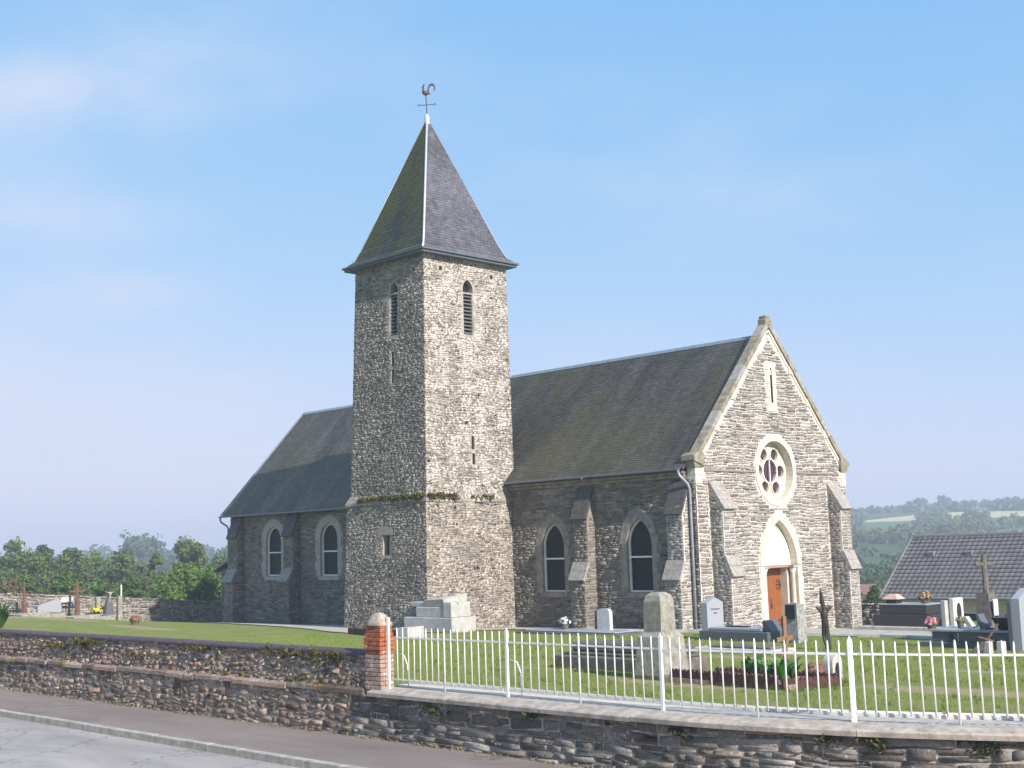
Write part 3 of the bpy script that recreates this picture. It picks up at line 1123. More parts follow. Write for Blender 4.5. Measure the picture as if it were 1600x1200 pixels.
for s in (-1, 1):
    z = -.9
    k = 0
    while z < 2.0:
        hgt = min(.42, 2.09 - z)
        m = MB()
        y0, y1 = sorted((CY + s * 1.092, CY + s * (1.38 + (.08 if k % 2 else 0))))
        m.bbox(-.1, .03, y0, y1, z, z + hgt - .008, .008)
        m.build("jamb_stone", M_ASH, door)
        z += hgt
        k += 1
    m = MB()
    yc = CY + s * .955
    m.lathe([(.14, -.7), (.14, -.45), (.115, -.40), (.095, -.32), (.095, 1.78), (.11, 1.80), (.10, 1.83), (.15, 1.98)], -.13, yc, 14)
    m.build("colonnette", M_ASH, door, smooth=True)
    m = MB()
    m.bbox(-.27, .03, yc - .16, yc + .18 if s > 0 else yc + .16, 1.98, 2.1, .02)
    m.build("capital", M_ASHG, door)
m = MB()
m.bbox(-.6, .55, CY - 1.5, CY + 1.5, -.75, -.36, .03)
m.build("doorstep", M_CAP, door)


# ---- buttresses
def buttress(name, fn, w, prof, mat_stone, mat_mortar, mat_cap_up, mat_cap_lo, slabs=(1, 1)):
    """fn(u along wall, v height, d out).  prof: (up_top_z, up_bot_z, up_d, lo_top_z, lo_bot_z, lo_d, base_z)"""
    zt, zb, d1, z2t, z2b, d2, zg = prof
    m = MB()
    pr = [(0, zg), (d2, zg), (d2, z2b), (d1, z2t), (d1, zb), (0.0, zt)]
    m.prism([(d, z) for d, z in pr], lambda d, z, u: tuple(fn(np.array(u), np.array(z), np.array(d))), 0, w)
    root = m.build(name, mat_mortar, church)
    # stone skin on the two flanks and the front
    fU = lambda u, v, d: fn(u, v, d)

    def front(dd):
        return lambda u, v, d: fn(u, v, np.asarray(d, float) + dd)

    def side(u0, sg):
        return lambda u, v, d: fn(np.full_like(np.asarray(u, float), u0) + sg * np.asarray(d, float), v, u)
    kw = dict(depth=(.006, .022), warp=.0)
    stones(lay([(.0, zg), (w, zg), (w, z2b), (.0, z2b)], [], (.07, .14), (.16, .42)), front(d2), mat_stone, root, 'front_stones', **kw)
    stones(lay([(.0, z2t), (w, z2t), (w, zb), (.0, zb)], [], (.07, .14), (.16, .42)), front(d1), mat_stone, root, 'front_stones', **kw)
    for u0, sg in ((0, -1), (w, 1)):
        rr = lay([(.0, zg), (d2, zg), (d2, z2b), (d1, z2t), (d1, zb), (.0, zt)], [], (.07, .14), (.16, .40))
        stones(rr, side(u0, sg), mat_stone, root, 'flank_stones', **kw)
    # weathering slabs
    for (za, da, zc, dc, mt, k) in ((zt + .03, -.02, zb, d1 + .05, mat_cap_up, slabs[0]), (z2t + .03, d1 - .03, z2b, d2 + .05, mat_cap_lo, slabs[1])):
        L = math.hypot(zc - za, dc - da)
        tx, tz = (dc - da) / L, (zc - za) / L
        nx_, nz_ = -tz, tx
        for i in range(k):
            a = (da + tx * L * i / k, za + tz * L * i / k)
            b = (da + tx * (L * (i + 1) / k - (.008 if i < k - 1 else 0)), za + tz * (L * (i + 1) / k - (.008 if i < k - 1 else 0)))
            th = .09
            pl = [a, b, (b[0] + nx_ * th, b[1] + nz_ * th), (a[0] + nx_ * th, a[1] + nz_ * th)]
            s = MB()
            s.prism(pl, lambda d, z, u: tuple(fn(np.array(u), np.array(z), np.array(d))), -.035, w + .035)
            s.build("weathering_slab", mt, root)
    return root


for y0, zg in ((.75, -.5), (8.6, -1.1)):
    buttress("facade_buttress", plane_map((0, y0, 0), (0, 1, 0), (0, 0, 1)), .70, (5.15, 4.18, .56, 2.5, 1.8, .80, zg), M_FAC, M_FACM, M_CAP, M_CAP, (3, 2))
for x0, du_, dl_ in ((-5.62, .42, .66), (-1.00, .50, .74)):
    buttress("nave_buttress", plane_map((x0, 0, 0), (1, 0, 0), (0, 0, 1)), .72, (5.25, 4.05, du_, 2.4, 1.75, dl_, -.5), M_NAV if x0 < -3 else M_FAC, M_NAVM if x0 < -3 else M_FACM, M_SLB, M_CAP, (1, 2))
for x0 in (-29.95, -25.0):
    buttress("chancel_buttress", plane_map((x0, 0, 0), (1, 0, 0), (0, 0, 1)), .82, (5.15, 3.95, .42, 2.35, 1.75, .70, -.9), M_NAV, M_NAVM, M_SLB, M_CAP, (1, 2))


# ---- nave and chancel side walls
def window(fn, c, w, z0, zs, rise, sw, mat_sur, label, pointed_top, lower=True, transom=None):
    o = arch(c, w, z0, zs, rise, 9)
    g = arch(c, w - .055, z0 + .055, zs, rise - .06, 9)
    out = arch(c, w + sw, z0 - .02, zs, rise + sw * (1.25 if rise > w * 1.1 else 1.02), 9)
    m = MB()
    ring_frame(m, g, o, fn, -.20, -.10)
    win = m.build("window", M_WHITE, church)
    win['label'] = label
    m = MB()
    m.prism(g, lambda u, v, d: tuple(fn(np.array(u), np.array(v), np.array(d))), -.19, -.17)
    m.build("pane", M_GLASS, win)
    m = MB()
    zt = transom or (z0 + zs) / 2 + .2
    m.prism([(c - w + .05, zt - .03), (c + w - .05, zt - .03), (c + w - .05, zt + .03), (c - w + .05, zt + .03)], lambda u, v, d: tuple(fn(np.array(u), np.array(v), np.array(d))), -.19, -.11)
    m.build("glazing_bar", M_WHITE, win)
    ring_blocks(o[2:], out[2:], fn, -.04, .03, mat_sur, win, "arch_stone", 3, gap=.004, skip=lambda i: i >= len(o[2:]) - 1)
    if lower:
        for s in (-1, 1):
            z = z0 - .02
            k = 0
            while z < zs - .02:
                h = min(.36, zs - z)
                u0, u1 = sorted((c + s * (w + .002), c + s * (w + sw * (1.0 if k % 2 else .72))))
                m = MB()
                m.prism([(u0, z), (u1, z), (u1, z + h - .005), (u0, z + h - .005)], lambda u, v, d: tuple(fn(np.array(u), np.array(v), np.array(d))), -.04, .028)
                m.build("jamb_stone", mat_sur, win)
                z += h
                k += 1
    m = MB()
    m.prism([(c - w - .12, z0 - .2), (c + w + .12, z0 - .2), (c + w + .12, z0 - .025), (c - w - .12, z0 - .025)], lambda u, v, d: tuple(fn(np.array(u), np.array(v), np.array(d))), -.2, .05)
    m.build("sill", mat_sur, win)
    return o, out


M_SURN = plain("weathered_window_surround", (.275, .24, .205), .9, .3, 4, bump=.4)
M_SURC = plain("grey_window_surround", (.36, .325, .275), .9, .15, 4, bump=.3)
fNave = plane_map((0, 0, 0), (1, 0, 0), (0, 0, 1))
nw = [(-7.12, .60, 1.32, 3.08, .90, .34, M_SURN, "pointed nave window next to the tower"), (-2.72, .60, 1.32, 3.08, .92, .34, M_SURN, "pointed nave window next to the front corner")]
cw = [(-26.43, .66, 2.05, 3.78, .68, .40, M_SURC, "round-headed chancel window near the far end"), (-21.82, .68, 2.03, 3.78, .70, .42, M_SURC, "round-headed chancel window beside the tower")]
nh, no_, chh, cho = [], [], [], []
for lst, hh, oo in ((nw, nh, no_), (cw, chh, cho)):
    for (c, w, z0, zs, rise, sw, mt, lab) in lst:
        o, out = window(fNave, c, w, z0, zs, rise, sw, mt, lab, True, transom=z0 + (1.28 if lst is nw else 1.15))
        hh.append(o)
        oo.append(out)
mb = MB()
nav_o = [(-9.6, -.9), (-.02, -.9), (-.02, 5.6), (-9.6, 5.6)]
holed(mb, nav_o, nh, fNave, 0, [.22] * 2, 1)
navw = mb.build("nave_wall", [M_NAVM, M_SURN], church, fix=False)
bh = [[(x0, -.9), (x0 + .72, -.9), (x0 + .72, 5.2), (x0, 5.2)] for x0 in (-5.62, -1.0)]
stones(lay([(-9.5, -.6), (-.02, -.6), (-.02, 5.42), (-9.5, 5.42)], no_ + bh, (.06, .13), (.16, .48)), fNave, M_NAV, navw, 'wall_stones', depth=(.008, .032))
mb = MB()
holed(mb, [(-30.4, -1.2), (-14, -1.2), (-14, 5.2), (-30.4, 5.2)], chh, fNave, 0, [.22] * 2, 1)
mb.add([(-30.4, 0, -1.5), (-30.4, 10, -2), (-30.4, 10, 5.2), (-30.4, 5, 10.75), (-30.4, 0, 5.2)], [(0, 1, 2, 3, 4)], 0)
mb.add([(-30.4, 10, -2), (0, 10, -2), (0, 10, 5.5), (-30.4, 10, 5.5)], [(0, 1, 2, 3)], 0)
chw = mb.build("chancel_wall", [M_NAVM, M_SURC], church, fix=False)
bh = [[(x0, -1.2), (x0 + .82, -1.2), (x0 + .82, 5.1), (x0, 5.1)] for x0 in (-29.95, -25.0)]
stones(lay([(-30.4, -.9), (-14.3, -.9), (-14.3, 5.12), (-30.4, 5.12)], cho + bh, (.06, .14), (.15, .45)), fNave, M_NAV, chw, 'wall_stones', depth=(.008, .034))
m = MB()      # moulded stone cornice under the nave gutter
m.bbox(-9.4, -.40, -.14, .0, 5.38, 5.50, .03)
m.bbox(-9.4, -.40, -.22, .0, 5.50, 5.62, .03)
m.build("cornice", M_COPE, church)

# lean-to at the far end
m = MB()
m.box(-32.4, -30.42, .7, 6.5, -1.6, 2.45)
leanto = m.build("lean_to", M_NAVM, church)
fl = plane_map((-32.4, .7, 0), (1, 0, 0), (0, 0, 1))
stones(lay([(0, -1.2), (1.98, -1.2), (1.98, 2.4), (0, 2.4)], [], (.07, .15), (.18, .45)), fl, M_NAV, leanto, 'wall_stones')
m = MB()
m.hexa([(-32.75, .45, 2.28), (-30.38, .45, 3.15), (-30.38, 6.7, 3.15), (-32.75, 6.7, 2.28), (-32.75, .45, 2.38), (-30.38, .45, 3.25), (-30.38, 6.7, 3.25), (-32.75, 6.7, 2.38)])
m.build("lean_to_roof", M_SLB, leanto)


# ---- slate roofs
def slates(p_e0, p_e1, p_r1, p_r0, mat_, parent, sw=.22, ex=.125, name="slates", lift=.012):
    """slates on a planar patch: eave from e0 to e1, ridge r0..r1"""
    e0, e1, r1, r0 = map(lambda q: np.asarray(q, float), (p_e0, p_e1, p_r1, p_r0))
    hgt = np.linalg.norm((r0 + r1) / 2 - (e0 + e1) / 2)
    Nn = np.cross(e1 - e0, (r0 + r1) / 2 - e0)
    Nn /= np.linalg.norm(Nn)
    V, F, R = [], [], []
    rows = int(hgt / ex)
    for i in range(rows):
        a, b = i / rows, min((i + 1.35) / rows, 1)
        A0, A1 = e0 + (r0 - e0) * a, e1 + (r1 - e1) * a
        B0, B1 = e0 + (r0 - e0) * b, e1 + (r1 - e1) * b
        wl = np.linalg.norm(A1 - A0)
        k = max(1, int(round(wl / sw)))
        off = (i % 2) * .5 / k
        t = np.clip(np.arange(-1, k + 1) / k + off, 0, 1)
        t0, t1 = t[:-1], t[1:]
        ok = t1 - t0 > 1e-4
        t0, t1 = t0[ok], t1[ok]
        n = len(t0)
        gp = (.004 / wl)
        l0 = (lift + RNG.uniform(0, .010, n))[:, None]
        l1 = (lift + RNG.uniform(0, .010, n))[:, None]
        j = RNG.uniform(-.008, .008, (n, 1)) * (A0 * 0 + (r0 - e0) / hgt)
        q0 = A0 + (A1 - A0) * (t0 + gp)[:, None] + Nn * l0 + j
        q1 = A0 + (A1 - A0) * (t1 - gp)[:, None] + Nn * l1 + j
        q2 = B0 + (B1 - B0) * (t1 - gp)[:, None] + Nn * .001
        q3 = B0 + (B1 - B0) * (t0 + gp)[:, None] + Nn * .001
        u0, u1 = q0 - Nn * (l0 + .002), q1 - Nn * (l1 + .002)
        base = sum(len(x) for x in V)
        V.append(np.stack([q0, q1, q2, q3, u0, u1], 1).reshape(-1, 3))
        R.append(np.repeat(RNG.random((n, 3)), 6, 0))
        idx = base + np.arange(n)[:, None] * 6
        F.append(np.concatenate([idx + np.array([[0, 1, 2, 3]]), idx + np.array([[4, 5, 1, 0]])]))
    return quad_mesh(name, np.concatenate(V), np.concatenate(F), mat_, np.concatenate(R), parent, 'stuff')


def roof_slab(name, pts, th, mat_):
    e0, e1, r1, r0 = map(lambda q: np.asarray(q, float), pts)
    Nn = np.cross(e1 - e0, r0 - e0)
    Nn /= np.linalg.norm(Nn)
    m = MB()
    m.hexa([e0 - Nn * th, e1 - Nn * th, r1 - Nn * th, r0 - Nn * th, e0, e1, r1, r0])
    return m.build(name, mat_, church)


e0, e1, r1, r0 = (-14.2, -.34, 5.70), (-.29, -.34, 5.70), (-.29, 5, 11.0), (-14.2, 5, 11.0)
rf = roof_slab("nave_roof", (e0, e1, r1, r0), .06, M_SLB)
slates(e0, e1, r1, r0, M_SLN, rf)
roof_slab("nave_roof", ((-.29, 10.34, 5.70), (-14.2, 10.34, 5.70), (-14.2, 5, 11.0), (-.29, 5, 11.0)), .06, M_SLB)
m = MB()
for k in range(34):
    x0 = -14.2 + k * .405
    m.prism([(-.14, -.10), (0, .045), (.14, -.10), (.12, -.13), (0, .0), (-.12, -.13)], lambda u, v, d: (d, 5 + u, 11.01 + v), x0, x0 + .397)
m.build("ridge_tiles", M_ZINC, rf)
e0, e1, r1, r0 = (-30.72, -.34, 5.16), (-14.0, -.34, 5.16), (-14.0, 5, 10.86), (-30.72, 5, 10.86)
rf2 = roof_slab("chancel_roof", (e0, e1, r1, r0), .06, M_SLB)
slates(e0, e1, r1, r0, M_SLC, rf2, .21, .12)
roof_slab("chancel_roof", ((-14.0, 10.34, 5.16), (-30.72, 10.34, 5.16), (-30.72, 5, 10.86), (-14.0, 5, 10.86)), .06, M_SLB)
m = MB()
for k in range(40):
    x0 = -30.72 + k * .42
    m.prism([(-.14, -.10), (0, .045), (.14, -.10), (.12, -.13), (0, .0), (-.12, -.13)], lambda u, v, d: (d, 5 + u, 10.87 + v), x0, x0 + .412)
m.build("ridge_tiles", M_ZINC, rf2)
m = MB()
m.tube([(-30.76, -.36, 5.2), (-30.76, 5.0, 10.92)], .035, 6)
m.build("verge_trim", M_ZINCD, rf2)
# gutters and downpipes


def gutter(x0, x1, y, z, name):
    m = MB()
    prof = [(y - .075 * math.cos(a), z - .075 * math.sin(a)) for a in np.linspace(0, math.pi, 9)]
    prof += [(y - .062 * math.cos(a), z + .005 - .062 * math.sin(a)) for a in np.linspace(math.pi, 0, 9)]
    m.prism(prof, lambda u, v, d: (d, u, v), x0, x1)
    return m.build(name, M_ZINC, church)


gutter(-9.35, -.40, -.42, 5.70, "nave_gutter")
gutter(-30.8, -14.0, -.42, 5.16, "chancel_gutter")
m = MB()
m.tube([(-.46, -.42, 5.64), (-.40, -.40, 5.45), (-.19, -.24, 5.15), (-.16, -.15, 4.95), (-.16, -.15, 2.5), (-.16, -.15, -.15)], .055, 10)
for z in (4.4, 2.9, 1.4, .3):
    m.tube([(-.16, -.15, z), (-.16, -.15, z + .05)], .068, 10)
m.build("downpipe", M_ZINC, church, smooth=True)
m = MB()
m.tube([(-30.70, -.42, 5.10), (-30.72, -.42, 4.95), (-30.66, -.36, 4.82), (-30.5, -.16, 4.66), (-30.46, -.10, 4.5), (-30.46, -.10, -.3)], .05, 8)
m.build("chancel_downpipe", M_ZINC, church, smooth=True)

# ---- tower
def tower_section(z0, z1, b0, b1):
    """b = (x0,x1,y0,y1) at bottom / top"""
    c = lambda b, z: [(b[0], b[2], z), (b[1], b[2], z), (b[1], b[3], z), (b[0], b[3], z)]
    return c(b0, z0), c(b1, z1)


LB0, LB1 = (-14.60, -9.36, -4.66, .30), (-14.40, -9.40, -4.56, .28)
UB0, UB1 = (-14.20, -9.44, -4.50, .24), (-13.86, -9.50, -4.32, .18)
ZL0, ZL1, ZU0, ZU1 = -.8, 5.02, 5.02, 14.80
tw = MB()
secs = []
for (z0, z1, b0, b1) in ((ZL0, ZL1, LB0, LB1), (ZU0, ZU1, UB0, UB1)):
    lo, hi = tower_section(z0, z1, b0, b1)
    wN, wW, h = b0[1] - b0[0], b0[3] - b0[2], z1 - z0
    fN = quad_map(lo[0], lo[1], hi[1], hi[0], wN, h)
    fW = quad_map(lo[1], lo[2], hi[2], hi[1], wW, h)
    secs.append((fN, fW, wN, wW, h, z0))
    tw.add([lo[2], lo[3], hi[3], hi[2]], [(0, 1, 2, 3)], 0)
    tw.add([lo[3], lo[0], hi[0], hi[3]], [(0, 1, 2, 3)], 0)
tw.add([(LB1[0], LB1[2], ZL1), (LB1[1], LB1[2], ZL1), (LB1[1], LB1[3], ZL1), (LB1[0], LB1[3], ZL1)], [(0, 1, 2, 3)], 0)
(fN0, fW0, wN0, wW0, h0, zb0), (fN1, fW1, wN1, wW1, h1, zb1) = secs


def uN(sec, x, z):      # u on the north face for a world x at height z
    b0, b1, zz0, zz1 = ((LB0, LB1, ZL0, ZL1), (UB0, UB1, ZU0, ZU1))[sec]
    t = (z - zz0) / (zz1 - zz0)
    a = b0[0] + (b1[0] - b0[0]) * t
    b = b0[1] + (b1[1] - b0[1]) * t
    return (x - a) / (b - a) * (b0[1] - b0[0])


def uW(sec, y, z):
    b0, b1, zz0, zz1 = ((LB0, LB1, ZL0, ZL1), (UB0, UB1, ZU0, ZU1))[sec]
    t = (z - zz0) / (zz1 - zz0)
    a = b0[2] + (b1[2] - b0[2]) * t
    b = b0[3] + (b1[3] - b0[3]) * t
    return (y - a) / (b - a) * (b0[3] - b0[2])


def rect(u, w, z0, z1, zb):
    return [(u - w, z0 - zb), (u + w, z0 - zb), (u + w, z1 - zb), (u - w, z1 - zb)]


louN = arch(uN(1, -11.38, 12.6), .27, 11.62 - zb1, 13.45 - zb1, .40, 6)
louW = arch(uW(1, -2.02, 12.6), .29, 11.60 - zb1, 13.50 - zb1, .42, 6)
slitN1 = rect(uN(1, -11.46, 10.7), .085, 10.42, 11.02, zb1)
slitN2 = rect(uN(1, -11.46, 10.0), .085, 9.75, 10.30, zb1)
slitW1 = rect(uW(1, -1.98, 7.3), .08, 7.02, 7.55, zb1)
slitW2 = rect(uW(1, -1.96, 6.6), .08, 6.42, 6.86, zb1)
putN = [rect(uN(1, x, 14.15), .075, z - .08, z + .09, zb1) for x, z in ((-12.66, 14.10), (-10.15, 14.17))]
putW = [rect(uW(1, y, 14.2), .085, z - .09, z + .08, zb1) for y, z in ((-3.45, 14.22), (-.66, 14.20))]
winN = rect(uN(0, -11.80, 3.3), .25, 2.93, 3.72, zb0)
holeW = [rect(uW(0, y, z), .05, z - .05, z + .06, zb0) for y, z in ((-3.0, 4.05), (-.55, 4.1))]
holed(tw, [(0, 0), (wN0, 0), (wN0, h0), (0, h0)], [winN], fN0, 0, [.35], 0)
holed(tw, [(0, 0), (wW0, 0), (wW0, h0), (0, h0)], holeW, fW0, 0, [.25] * 2, 0)
holed(tw, [(0, 0), (wN1, 0), (wN1, h1), (0, h1)], [louN, slitN1, slitN2] + putN, fN1, 0, [.35] * 5, 0)
holed(tw, [(0, 0), (wW1, 0), (wW1, h1), (0, h1)], [louW, slitW1, slitW2] + putW, fW1, 0, [.35] * 5, 0)
tower = tw.build("tower", M_TWM, church, fix=False)
m = MB()
m.box(-13.4, -9.90, -4.0, -.3, 0, 14.4)
m.build("interior_shade_box", M_DARK, tower)  # solid black box added as the shade inside the tower
grow = lambda h, k=.04: [(sum(p[0] for p in h) / len(h) + (u - sum(p[0] for p in h) / len(h)) * (1 + k * 4), v + (k if v > sum(p[1] for p in h) / len(h) else -k)) for u, v in h]
kw = dict(depth=(.004, .026), rough=.5, warp=.035)
full = lambda w, h: [(-.022, 0.01), (w + .022, .01), (w + .022, h - .01), (-.022, h - .01)]
lint = rect(uN(0, -11.85, 3.9), .42, 3.73, 4.04, zb0)
stones(lay(full(wN0, h0), [grow(winN), lint], (.05, .12), (.10, .34)), fN0, M_TWN, tower, 'wall_stones', **kw)
stones(lay(full(wW0, h0), [grow(q) for q in holeW], (.06, .14), (.10, .30)), fW0, M_TWL, tower, 'wall_stones', **kw)
stones(lay(full(wN1, h1), [grow(q) for q in [louN, slitN1, slitN2] + putN], (.05, .12), (.10, .34)), fN1, M_TWN, tower, 'wall_stones', **kw)
stones(lay(full(wW1, h1), [grow(q) for q in [louW, slitW1, slitW2] + putW], (.06, .14), (.10, .30)), fW1, M_TWW, tower, 'wall_stones', **kw)
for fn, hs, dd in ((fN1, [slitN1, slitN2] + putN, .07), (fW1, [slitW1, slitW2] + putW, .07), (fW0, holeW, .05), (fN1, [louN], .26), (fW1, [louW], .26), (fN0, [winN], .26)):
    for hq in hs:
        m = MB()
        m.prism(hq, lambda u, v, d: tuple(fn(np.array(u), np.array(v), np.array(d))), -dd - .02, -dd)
        m.build("opening_shade_panel", M_DARK, tower)  # black panel closing each hole, its depth of shade put in as colour
# sloped set-off between the two stages, overgrown with moss
M_MOSS = plain("moss", (.085, .085, .018), 1.0, .5, 14, bump=1.0, spots=(6, .58, .68, (.20, .14, .045)))
m = MB()
o_, i_ = LB1, UB0
zo, zi = ZL1 + .02, ZL1 + .34
q = [(o_[0] - .04, o_[2] - .04, zo), (o_[1] + .04, o_[2] - .04, zo), (o_[1] + .04, o_[3], zo), (o_[0] - .04, o_[3], zo),
     (i_[0], i_[2] + .002, zi), (i_[1], i_[2] + .002, zi), (i_[1], i_[3], zi), (i_[0], i_[3], zi)]
m.add(q, [(0, 1, 5, 4), (1, 2, 6, 5), (3, 0, 4, 7)])
m.add([(a, b, zo - .10) for a, b, c in q[:4]] + q[:4], [(0, 1, 5, 4), (1, 2, 6, 5), (3, 0, 4, 7)])
m.build("set_off", M_TWL, tower)


def tufts(name, pts, mat_, parent, size=(.05, .12), n=14):
    V, F, R = [], [], []
    for p in pts:
        for k in range(n):
            a = RNG.uniform(0, 2 * math.pi)
            t = RNG.uniform(*size)
            c = np.asarray(p) + RNG.normal(0, size[0] * .9, 3)
            d = np.array([math.cos(a), math.sin(a), RNG.uniform(.2, 1.4)])
            d /= np.linalg.norm(d)
            s = np.cross(d, RNG.normal(0, 1, 3))
            s /= np.linalg.norm(s) + 1e-6
            b = len(V)
            V += [c - s * t * .3, c + s * t * .3, c + d * t + s * t * .15, c + d * t - s * t * .15]
            F.append((b, b + 1, b + 2, b + 3))
            R += [RNG.random(3)] * 4
    return quad_mesh(name, np.array(V), np.array(F), mat_, np.array(R), parent, 'stuff')


pts = [(x, o_[2] + .02 + RNG.uniform(-.05, .06), zo + RNG.uniform(.0, .16)) for x in np.concatenate([RNG.uniform(-13.6, -12.6, 50), RNG.uniform(-12.4, -9.5, 190)])]
pts += [(o_[1] + RNG.uniform(-.04, .04), y, zo + RNG.uniform(-.02, .14)) for y in RNG.uniform(-4.5, -3.0, 90)]
pts += [(o_[1] + RNG.uniform(-.04, .04), y, zo + RNG.uniform(-.02, .1)) for y in RNG.uniform(-2.2, -.9, 24)]
tufts("moss_growth", pts, M_MOSS, tower)

# tower window, lintel, louvres
m = MB()
m.prism(lint, lambda u, v, d: tuple(fN0(np.array(u), np.array(v), np.array(d))), -.1, .02)
m.build("lintel", M_SURN, tower)
M_SLAT = plain("grey_louvre_slate", (.135, .13, .125), .7, .2, 8)
for (fn, o, nm, cu, w) in ((fN1, louN, "louvre", uN(1, -11.38, 12.6), .27), (fW1, louW, "louvre", uW(1, -2.02, 12.6), .29)):
    vb = min(p[1] for p in o)
    m = MB()
    pr = lambda u, v, d: tuple(fn(np.array(u), np.array(v), np.array(d)))
    for s in (-1, 1):
        u0, u1 = sorted((cu + s * w, cu + s * (w - .045)))
        m.prism([(u0, vb), (u1, vb), (u1, vb + 1.78), (u0, vb + 1.78)], pr, -.2, -.02)
    m.prism([(cu - w, vb), (cu + w, vb), (cu + w, vb + .06), (cu - w, vb + .06)], pr, -.2, -.0)
    m.prism([(cu - w, vb + 1.72), (cu + w, vb + 1.72), (cu + w, vb + 1.79), (cu - w, vb + 1.79)], pr, -.2, -.0)
    lv = m.build(nm, M_CAP, church)
    lv['label'] = "slatted louvre opening in the tower"
    for k in range(11):
        zc = vb + .10 + k * .15
        s = MB()
        c8 = []
        for d, z in ((-.22, zc + .10), (-.03, zc - .01)):
            pass
        s.prism([(-.24, zc + .115), (-.03, zc + .0), (-.03, zc + .028), (-.24, zc + .143)], lambda d, v, u: tuple(fn(np.array(u), np.array(v), np.array(d))), cu - w + .047, cu + w - .047)
        s.build("slat", M_SLAT, lv)
m = MB()      # iron bar in the lower window
pr = lambda u, v, d: tuple(fN0(np.array(u), np.array(v), np.array(d)))
uu = uN(0, -11.75, 3.3)
m.prism([(uu - .02, 2.93 - zb0), (uu + .02, 2.93 - zb0), (uu + .02, 3.72 - zb0), (uu - .02, 3.72 - zb0)], pr, -.16, -.12)
m.build("window_bar", M_ZINCP, tower)

# spire
SC = np.array([(UB1[0] + UB1[1]) / 2, (UB1[2] + UB1[3]) / 2])
prof = [(1.0, 14.86), (.888, 15.13), (.805, 15.62), (.028, 21.08)]
HX, HY = (UB1[1] - UB1[0]) / 2 + .30, (UB1[3] - UB1[2]) / 2 + .30
ring = lambda k, z: [(SC[0] - HX * k, SC[1] - HY * k, z), (SC[0] + HX * k, SC[1] - HY * k, z), (SC[0] + HX * k, SC[1] + HY * k, z), (SC[0] - HX * k, SC[1] + HY * k, z)]
m = MB()
v = []
for k, z in prof:
    v += ring(k, z)
f = [(3, 2, 1, 0), (12, 13, 14, 15)]
for i in range(3):
    for j in range(4):
        f.append((i * 4 + j, i * 4 + (j + 1) % 4, i * 4 + 4 + (j + 1) % 4, i * 4 + 4 + j))
m.add(v, f)
spire = m.build("spire_roof", M_SLB, church)
for i in range(3):
    a, b = ring(*prof[i]), ring(*prof[i + 1])
    for j in range(4):
        k = (j + 1) % 4
        slates(a[j], a[k], b[k], b[j], M_SLM if j == 0 else M_SLS, spire, .20, .125, "slates", lift=.010)
for j in range(4):
    m = MB()
    pts = [np.array(ring(k, z)[j]) for k, z in prof]
    out = np.array([SC[0], SC[1], 0])
    pts = [p + (p - np.array([SC[0], SC[1], p[2]])) / (np.linalg.norm(p - np.array([SC[0], SC[1], p[2]])) + 1e-6) * .012 + np.array([0, 0, .015]) for p in pts]
    m.tube(pts, .045 if j == 1 else .022, 8)
    m.build("hip_strip", M_ZINCP if j == 1 else M_ZINC, spire, smooth=True)  # front hip gets paler zinc, the sunlight on it put into the colour
m = MB()
a = ring(1.015, 14.70)
b = ring(1.015, 14.855)
c = ring(.90, 14.70)
m.add(a + b, [(i, (i + 1) % 4, 4 + (i + 1) % 4, 4 + i) for i in range(4)])
m.add(a + c, [(i, 4 + i, 4 + (i + 1) % 4, (i + 1) % 4) for i in range(4)])
a2, b2 = ring(1.045, 14.80), ring(1.045, 14.875)
m.add(a2 + b2, [(i, (i + 1) % 4, 4 + (i + 1) % 4, 4 + i) for i in range(4)])
m.add(b2 + b, [(i, (i + 1) % 4, 4 + (i + 1) % 4, 4 + i) for i in range(4)])
m.add(a2 + b, [(i, (i + 1) % 4, 4 + (i + 1) % 4, 4 + i) for i in range(4)])
m.build("eaves_gutter", M_ZINCD, spire)
m = MB()
m.lathe([(.09, 20.90), (.12, 21.08), (.09, 21.22), (.115, 21.32), (.055, 21.44), (.02, 21.48)], SC[0], SC[1], 14)
m.build("spire_cap", M_ZINCP, spire, smooth=True)
# weathercock
dR = Vector((cR[0], cR[1], 0)).normalized()
vr = lambda u, z, d=0: (SC[0] + dR.x * u - dR.y * d, SC[1] + dR.y * u + dR.x * d, z)
m = MB()
m.tube([vr(0, 21.42), vr(-.03, 22.36)], .020, 6)
m.tube([vr(-.30, 21.86), vr(.30, 21.89)], .014, 6)
for s in (-1, 1):
    m.tube([vr(s * .345 + .045 * math.cos(t), 21.875 + s * .015 + .045 * math.sin(t)) for t in np.linspace(0, 2 * math.pi, 13)], .011, 5)
vane = m.build("weathervane", M_IRON, church)
M_COCK = plain("weathered_copper", (.085, .065, .06), .5, .3, 20, metal=.6)
body = [(-.20, 22.86), (-.14, 22.70), (-.02, 22.64), (.14, 22.70), (.24, 22.76), (.17, 22.80), (.16, 22.90), (.165, 23.04), (.22, 23.17), (.32, 23.21), (.41, 23.14), (.43, 23.0), (.40, 22.86),
        (.47, 22.95), (.50, 23.10), (.46, 23.25), (.36, 23.33), (.24, 23.31), (.14, 23.22), (.09, 23.05), (.07, 22.92), (-.02, 22.88), (-.08, 22.92), (-.11, 23.04), (-.09, 23.16), (-.07, 23.26), (-.11, 23.32),
        (-.15, 23.27), (-.17, 23.18), (-.24, 23.12), (-.19, 23.08), (-.20, 22.98)]
body = [(u * .8 - .02, 22.28 + (z - 22.64) * .78) for u, z in body]
m = MB()
polys = [[Vector((u, z, 0)) for u, z in body]]
tr = tessellate_polygon(polys)
nb = len(body)
